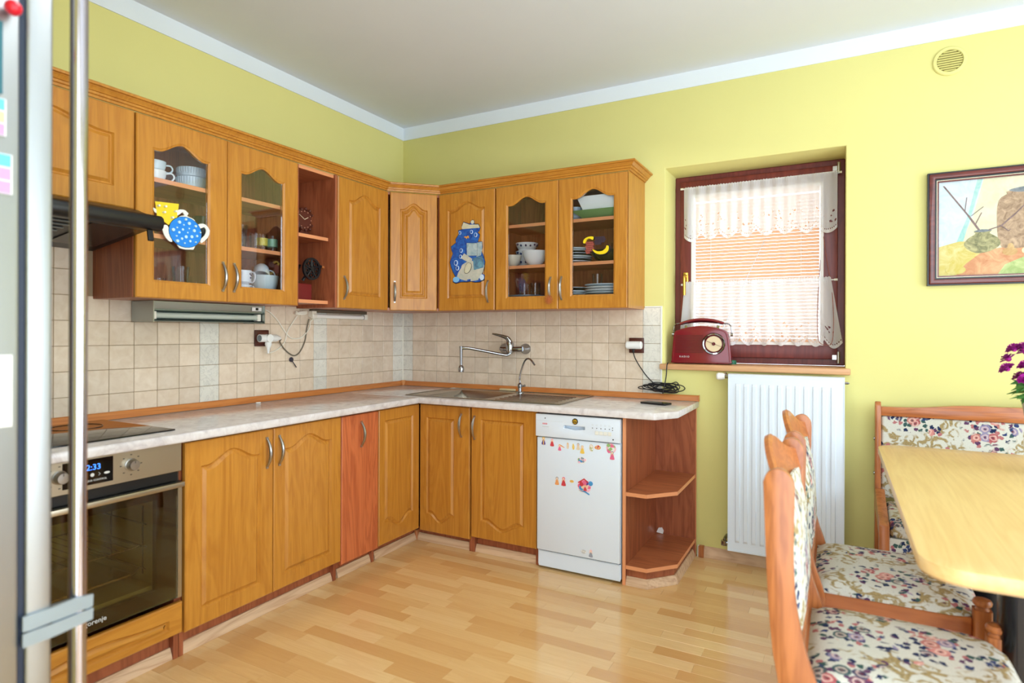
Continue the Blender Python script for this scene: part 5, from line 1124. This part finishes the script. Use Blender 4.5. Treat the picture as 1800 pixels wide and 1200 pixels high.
# straw star
t = thing('straw_star', 'little straw star hanging from a cabinet door handle', 'ornament', (1.2855, -.3315, 1.393)); STRAW = flat('straw', (176, 96, 44), .6)
m = MB()
for i in range(8): a_ = i * PI / 8; m.tube([(-.026 * math.cos(a_), 0, -.026 * math.sin(a_)), (.026 * math.cos(a_), 0, .026 * math.sin(a_))], .0024, 5)
m.build('rays', STRAW, t); MB().tube([(0, 0, .02), (0.0, -.003, .035), (0, .0, .045)], .0008, 5).build('thread', STRAW, t)
# teapot plaque
BLUE = flat('plaque_blue', (22, 132, 226), .4, 0, .04); WH = flat('plaque_white', (234, 236, 226), .5); YELP = flat('plaque_yellow', (238, 210, 40), .4); SPOT = flat('plaque_spot', (190, 228, 240), .4)
cupo = [(-1.938, 1.726), (-1.84, 1.734), (-1.847, 1.676), (-1.883, 1.641), (-1.909, 1.656), (-1.930, 1.67)]
hdl1 = smoothp([(-1.845, 1.708), (-1.822, 1.714), (-1.806, 1.709), (-1.812, 1.700), (-1.826, 1.702), (-1.846, 1.685)], 2)
lid = smoothp([(-1.843, 1.675), (-1.83, 1.687), (-1.816, 1.691), (-1.824, 1.702), (-1.812, 1.709), (-1.799, 1.701), (-1.806, 1.69), (-1.783, 1.684), (-1.77, 1.672), (-1.81, 1.66)], 2)
spout = smoothp([(-1.902, 1.638), (-1.888, 1.637), (-1.880, 1.62), (-1.875, 1.60), (-1.868, 1.575), (-1.882, 1.577), (-1.898, 1.593), (-1.909, 1.62)], 2)
ear = smoothp([(-1.763, 1.655), (-1.745, 1.668), (-1.722, 1.668), (-1.702, 1.645), (-1.712, 1.612), (-1.741, 1.586), (-1.744, 1.602), (-1.726, 1.62), (-1.718, 1.642), (-1.728, 1.656), (-1.75, 1.645)], 2)
foot = [(-1.847, 1.565), (-1.77, 1.568), (-1.777, 1.554), (-1.813, 1.550), (-1.837, 1.553)]
sh_ = [(cupo, YELP), (hdl1, WH), (ear, WH), (spout, WH), (foot, WH), (lid, WH), (circ(-1.8125, 1.6215, .0655, 28, 1.1, .98), OUTL), (circ(-1.8125, 1.6215, .0640, 28, 1.1, .98), BLUE)]
for i in range(22): a_ = i * 2.4; q = .058 * math.sqrt((i + .5) / 22); sh_.append((circ(-1.8125 + q * 1.08 * math.cos(a_), 1.6215 + q * .96 * math.sin(a_), .0034 + .0016 * (i % 3), 8), SPOT))
for yy, zz_ in ((-1.90, 1.712), (-1.905, 1.688), (-1.858, 1.70), (-1.872, 1.672), (-1.928, 1.71)): sh_.append((circ(yy, zz_, .0045, 8), WH))
sh_.insert(0, (smoothp([(-1.945, 1.700), (-1.925, 1.690), (-1.921, 1.678), (-1.94, 1.684)], 2), WH))
sticker('painted plaque of a blue spotted teapot before a yellow cup, on cabinet door', sh_, 'x', .3065, 'teapot_plaque', 'plaque', .003, .0004)
# paper cat
cat_ = [(0.693, 1.849), (0.706, 1.876), (0.728, 1.868), (0.75, 1.859), (0.759, 1.877), (0.772, 1.883), (0.783, 1.871), (0.781, 1.857), (0.811, 1.854), (0.824, 1.831), (0.816, 1.813), (0.805, 1.807), (0.82, 1.791), (0.816, 1.773), (0.807, 1.751), (0.837, 1.749), (0.84, 1.716), (0.833, 1.695), (0.846, 1.665), (0.857, 1.631), (0.853, 1.595), (0.838, 1.559), (0.855, 1.551), (0.853, 1.525), (0.821, 1.512), (0.787, 1.511), (0.76, 1.518), (0.734, 1.515), (0.69, 1.517), (0.654, 1.509), (0.632, 1.519), (0.632, 1.538), (0.654, 1.544), (0.631, 1.579), (0.618, 1.61), (0.609, 1.641), (0.631, 1.692), (0.622, 1.708), (0.617, 1.734), (0.653, 1.755), (0.649, 1.774), (0.671, 1.802), (0.669, 1.827), (0.698, 1.832)]
def pat(nm, a, b, sc=40): return paint(nm, a, b, sc)
CB = pat('craft_blue', (16, 50, 150), (40, 120, 214), 26); CW = pat('craft_grey_blue', (140, 176, 190), (200, 214, 214), 22); CC = pat('craft_cream', (222, 218, 176), (232, 226, 204), 30); CD = pat('craft_deep', (18, 48, 110), (120, 176, 196), 16); CL = pat('craft_pale', (196, 204, 190), (222, 214, 196), 24); CS = flat('craft_sky', (126, 190, 240), .6); ORG = flat('craft_orange', (228, 158, 60), .6); WL = flat('craft_white_line', (206, 224, 240), .6)
def ringp(cx, cz, r, sx, sz): return circ(cx, cz, r, 12, sx, sz)
sh_ = [(grow(cat_, 1.02), OUTL), (cat_, CB), (smoothp([(.700, 1.62), (.76, 1.64), (.845, 1.62), (.85, 1.59), (.835, 1.555), (.80, 1.52), (.72, 1.522), (.66, 1.55), (.69, 1.60)], 2), CL),
       ([(0.693, 1.845), (0.706, 1.874), (0.728, 1.866), (0.75, 1.857), (0.811, 1.853), (0.822, 1.833), (0.698, 1.834)], CC), (circ(.770, 1.871, .012, 10), CC),
       ([(0.773, 1.654), (0.838, 1.665), (0.853, 1.624), (0.847, 1.595), (0.782, 1.583)], CD), ([(.790, 1.744), (.838, 1.748), (.838, 1.700), (.830, 1.668), (.800, 1.66)], CW),
       ([(0.729, 1.749), (0.805, 1.744), (0.806, 1.667), (0.731, 1.669)], OUTL), ([(0.7305, 1.7475), (0.8035, 1.7425), (0.8045, 1.6685), (0.7325, 1.6705)], CW), ([(0.712, 1.687), (0.769, 1.651), (0.764, 1.625), (0.743, 1.63), (0.689, 1.659)], CL), (smoothp([(0.74, 1.630), (0.766, 1.618), (0.76, 1.586), (0.738, 1.565), (0.714, 1.570), (0.719, 1.605)], 2), OUTL), (smoothp([(0.74, 1.628), (0.764, 1.618), (0.758, 1.588), (0.738, 1.567), (0.716, 1.572), (0.721, 1.605)], 2), CC),
       ([(0.716, 1.564), (0.812, 1.56), (0.813, 1.522), (0.725, 1.523)], CL), (circ(.655, 1.531, .019, 12, 1.2, .9), CS), (circ(.838, 1.537, .016, 12, .9, 1.1), WL), (smoothp([(.712, 1.782), (.72, 1.790), (.73, 1.785), (.738, 1.792), (.745, 1.786), (.744, 1.774), (.738, 1.782), (.73, 1.772), (.722, 1.782)], 2), ORG), ([(.735, 1.527), (.76, 1.53), (.758, 1.516), (.738, 1.516)], CB)]
for cx, cz, r in ((.682, 1.812), (.765, 1.812), (.795, 1.792), (.690, 1.70), (.690, 1.675), (.655, 1.635), (.662, 1.60)) and [(.682, 1.812, .010), (.765, 1.812, .011), (.795, 1.792, .012), (.692, 1.705, .012), (.688, 1.668, .011), (.655, 1.632, .015), (.666, 1.60, .013)]:
    sh_ += [(ringp(cx, cz, r, .8, 1.1), WL), (ringp(cx, cz, r * .78, .8, 1.1), CB)]
sticker('blue patchwork paper figure with cream cap stuck on a cabinet door', sh_, 'y', -.306, 'paper_figure', 'craft', .002, .00025)
# dishwasher badge and stickers
t = thing('round_badge', 'round black badge with yellow arches above the dishwasher handle', 'badge', (1.554, -.5962, .7705))
MB().lathe([(.0152, 0), (.0152, -.0022), (.0140, -.003), (0, -.003)], (0, 0, 0), 28, 'y').build('disc', OUTL, t)
arc = lambda cx: spline([(cx - .0048, -.0034, -.0045), (cx - .0040, -.0034, .0035), (cx, -.0034, .0085), (cx + .0040, -.0034, .0035), (cx + .0048, -.0034, -.0045)], 4)
ARCY = flat('arch_yellow', (244, 196, 24), .4); MB().tube(arc(-.0042), .0012, 6).tube(arc(.0042), .0012, 6).build('arches', ARCY, t); MB().box(-.0085, .0085, -.0036, -.003, -.0098, -.0068).build('lettering_band', flat('badge_text', (206, 160, 40), .5), t)
PK = flat('st_pink', (232, 110, 150), .5); YL = flat('st_yellow', (238, 200, 90), .5); VI = flat('st_violet', (92, 60, 140), .5); SK_ = flat('st_skin', (240, 206, 176), .5); RD_ = flat('st_red', (206, 60, 70), .5); BL_ = flat('st_blue', (70, 150, 206), .5); OR_ = flat('st_orange', (232, 160, 96), .5); GN = flat('st_green', (150, 190, 120), .5); GY = flat('st_grey', (150, 156, 170), .5); LM = flat('st_light_pink', (244, 190, 206), .5); BG = flat('st_beige', (226, 208, 178), .5)
def figure(cx, cz, s, dress, hair, extra=None):
    P = lambda pts: [(cx + x * s, cz + z * s) for x, z in pts]
    L_ = [(P(smoothp([(-.5, -1), (.5, -1), (.35, -.3), (.22, .15), (-.22, .15), (-.35, -.3)], 2)), dress), (P(circ(0, .48, .36, 10)), hair), (P(circ(0, .42, .25, 10)), SK_), (P([(-.45, .1), (-.2, .2), (-.15, 0), (-.4, -.15)]), SK_), (P([(.45, .1), (.2, .2), (.15, 0), (.4, -.15)]), SK_)]
    if extra: L_.append((P([(-.12, -1), (.12, -1), (.10, .05), (-.10, .05)]), extra))
    return L_
def blob(cx, cz, rx, rz, cols, seed):
    rr = random.Random(seed); out = [(smoothp([(cx + rx * math.cos(a) * rr.uniform(.8, 1.1), cz + rz * math.sin(a) * rr.uniform(.8, 1.1)) for a in [2 * PI * i / 8 for i in range(8)]], 2), cols[0])]
    for i in range(len(cols) * 4 - 4): a = rr.random() * 6.28; q = math.sqrt(rr.random()) * .7; out.append((circ(cx + rx * q * math.cos(a), cz + rz * q * math.sin(a), min(rx, rz) * rr.uniform(.2, .42), 7, 1, rr.uniform(.6, 1.2)), cols[1 + i % (len(cols) - 1)]))
    return out
DY = -.5845
ST = [('violet and yellow doll sticker, first of the dishwasher row from the sink side', figure(1.376, .660, .021, VI, YL, YL)), ('pink dress doll sticker, second of the dishwasher row from the sink side', figure(1.424, .656, .021, RD_, LM)),
      ('small pink and orange figure sticker with an outstretched arm', figure(1.466, .634, .017, PK, OR_) + [([(1.47, .640), (1.492, .632), (1.492, .635), (1.472, .646)], OR_)]), ('thin beige upright sticker on the dishwasher door', blob(1.510, .644, .007, .018, [BG, OR_, SK_], 1)),
      ('narrow yellow sticker beside the beige group of figures', blob(1.540, .642, .006, .016, [YL, BG], 2)), ('sticker of a yellow seated group in the middle of the row', figure(1.566, .648, .018, BG, GY) + figure(1.588, .636, .022, YL, BG)),
      ('pale green sprig sticker beside the shell sticker', blob(1.636, .645, .011, .020, [BG, GN, WPLAS], 4)), ('orange oval shell sticker on the dishwasher door', blob(1.668, .650, .016, .011, [OR_, SK_, RD_], 5)),
      ('pink cluster sticker at the radiator end of the row', blob(1.735, .652, .026, .026, [LM, PK, WPLAS, GN], 6) + figure(1.742, .622, .022, PK, GY)), ('pale blue and green animals sticker below the row', blob(1.585, .580, .030, .018, [WPLAS, BL_, GN, LM, GY], 7)),
      ('orange and grey figure sticker at mid height', figure(1.452, .465, .022, OR_, GY)), ('red dress figure sticker at mid height', figure(1.488, .466, .024, RD_, PK)), ('small yellow boat-shaped sticker at mid height', blob(1.532, .469, .012, .007, [YL, OR_], 9)),
      ('big colourful stable scene sticker, the largest on the dishwasher', blob(1.598, .452, .036, .034, [LM, VI, BL_, PK, SK_, RD_], 10) + [([(1.565, .47), (1.598, .492), (1.632, .468), (1.628, .464), (1.598, .485), (1.568, .466)], RD_), (circ(1.632, .470, .012, 8), BL_), ([(1.57, .430), (1.60, .425), (1.626, .412), (1.626, .418), (1.60, .432)], BL_)] + figure(1.604, .448, .016, RD_, OR_)),
      ('faint white swan sticker low on the dishwasher door', blob(1.596, .130, .014, .010, [GREYL, WPLAS], 11)), ('small blue-grey figure sticker low on the dishwasher door', figure(1.634, .130, .020, GY, LM))]
for lab, shp in ST: sticker(lab, shp, 'y', DY + .0002, 'sticker', 'sticker', .0005, .0001)
# phone
t = thing('mobile_phone', 'dark mobile phone lying on the worktop beside the black cord', 'phone', (1.865, -.255, TZ + .0005), math.radians(-16))
MB().prism(rrect(-.073, .073, -.036, .036, .006, 3), 'z', 0, .009).build('case', BLACK, t, .0015); MB().box(-.055, .068, -.032, .032, .0091, .0097).build('screen', BLACKG, t); MB().box(-.072, -.058, -.02, .02, .0091, .0096).build('camera_bar', flat('phone_olive', (80, 78, 40), .3), t)
# crumbs left on the worktop, limescale hook hole
o = MB().box(-.012, .012, -.004, .004, 0, .004).build('crumb', WPLAS); o.location = (.052, -1.245, TZ + .0005); o.rotation_euler = (0, 0, 1.4); tag(o, 'tiny white scrap against the strip on the hob worktop', 'scrap')
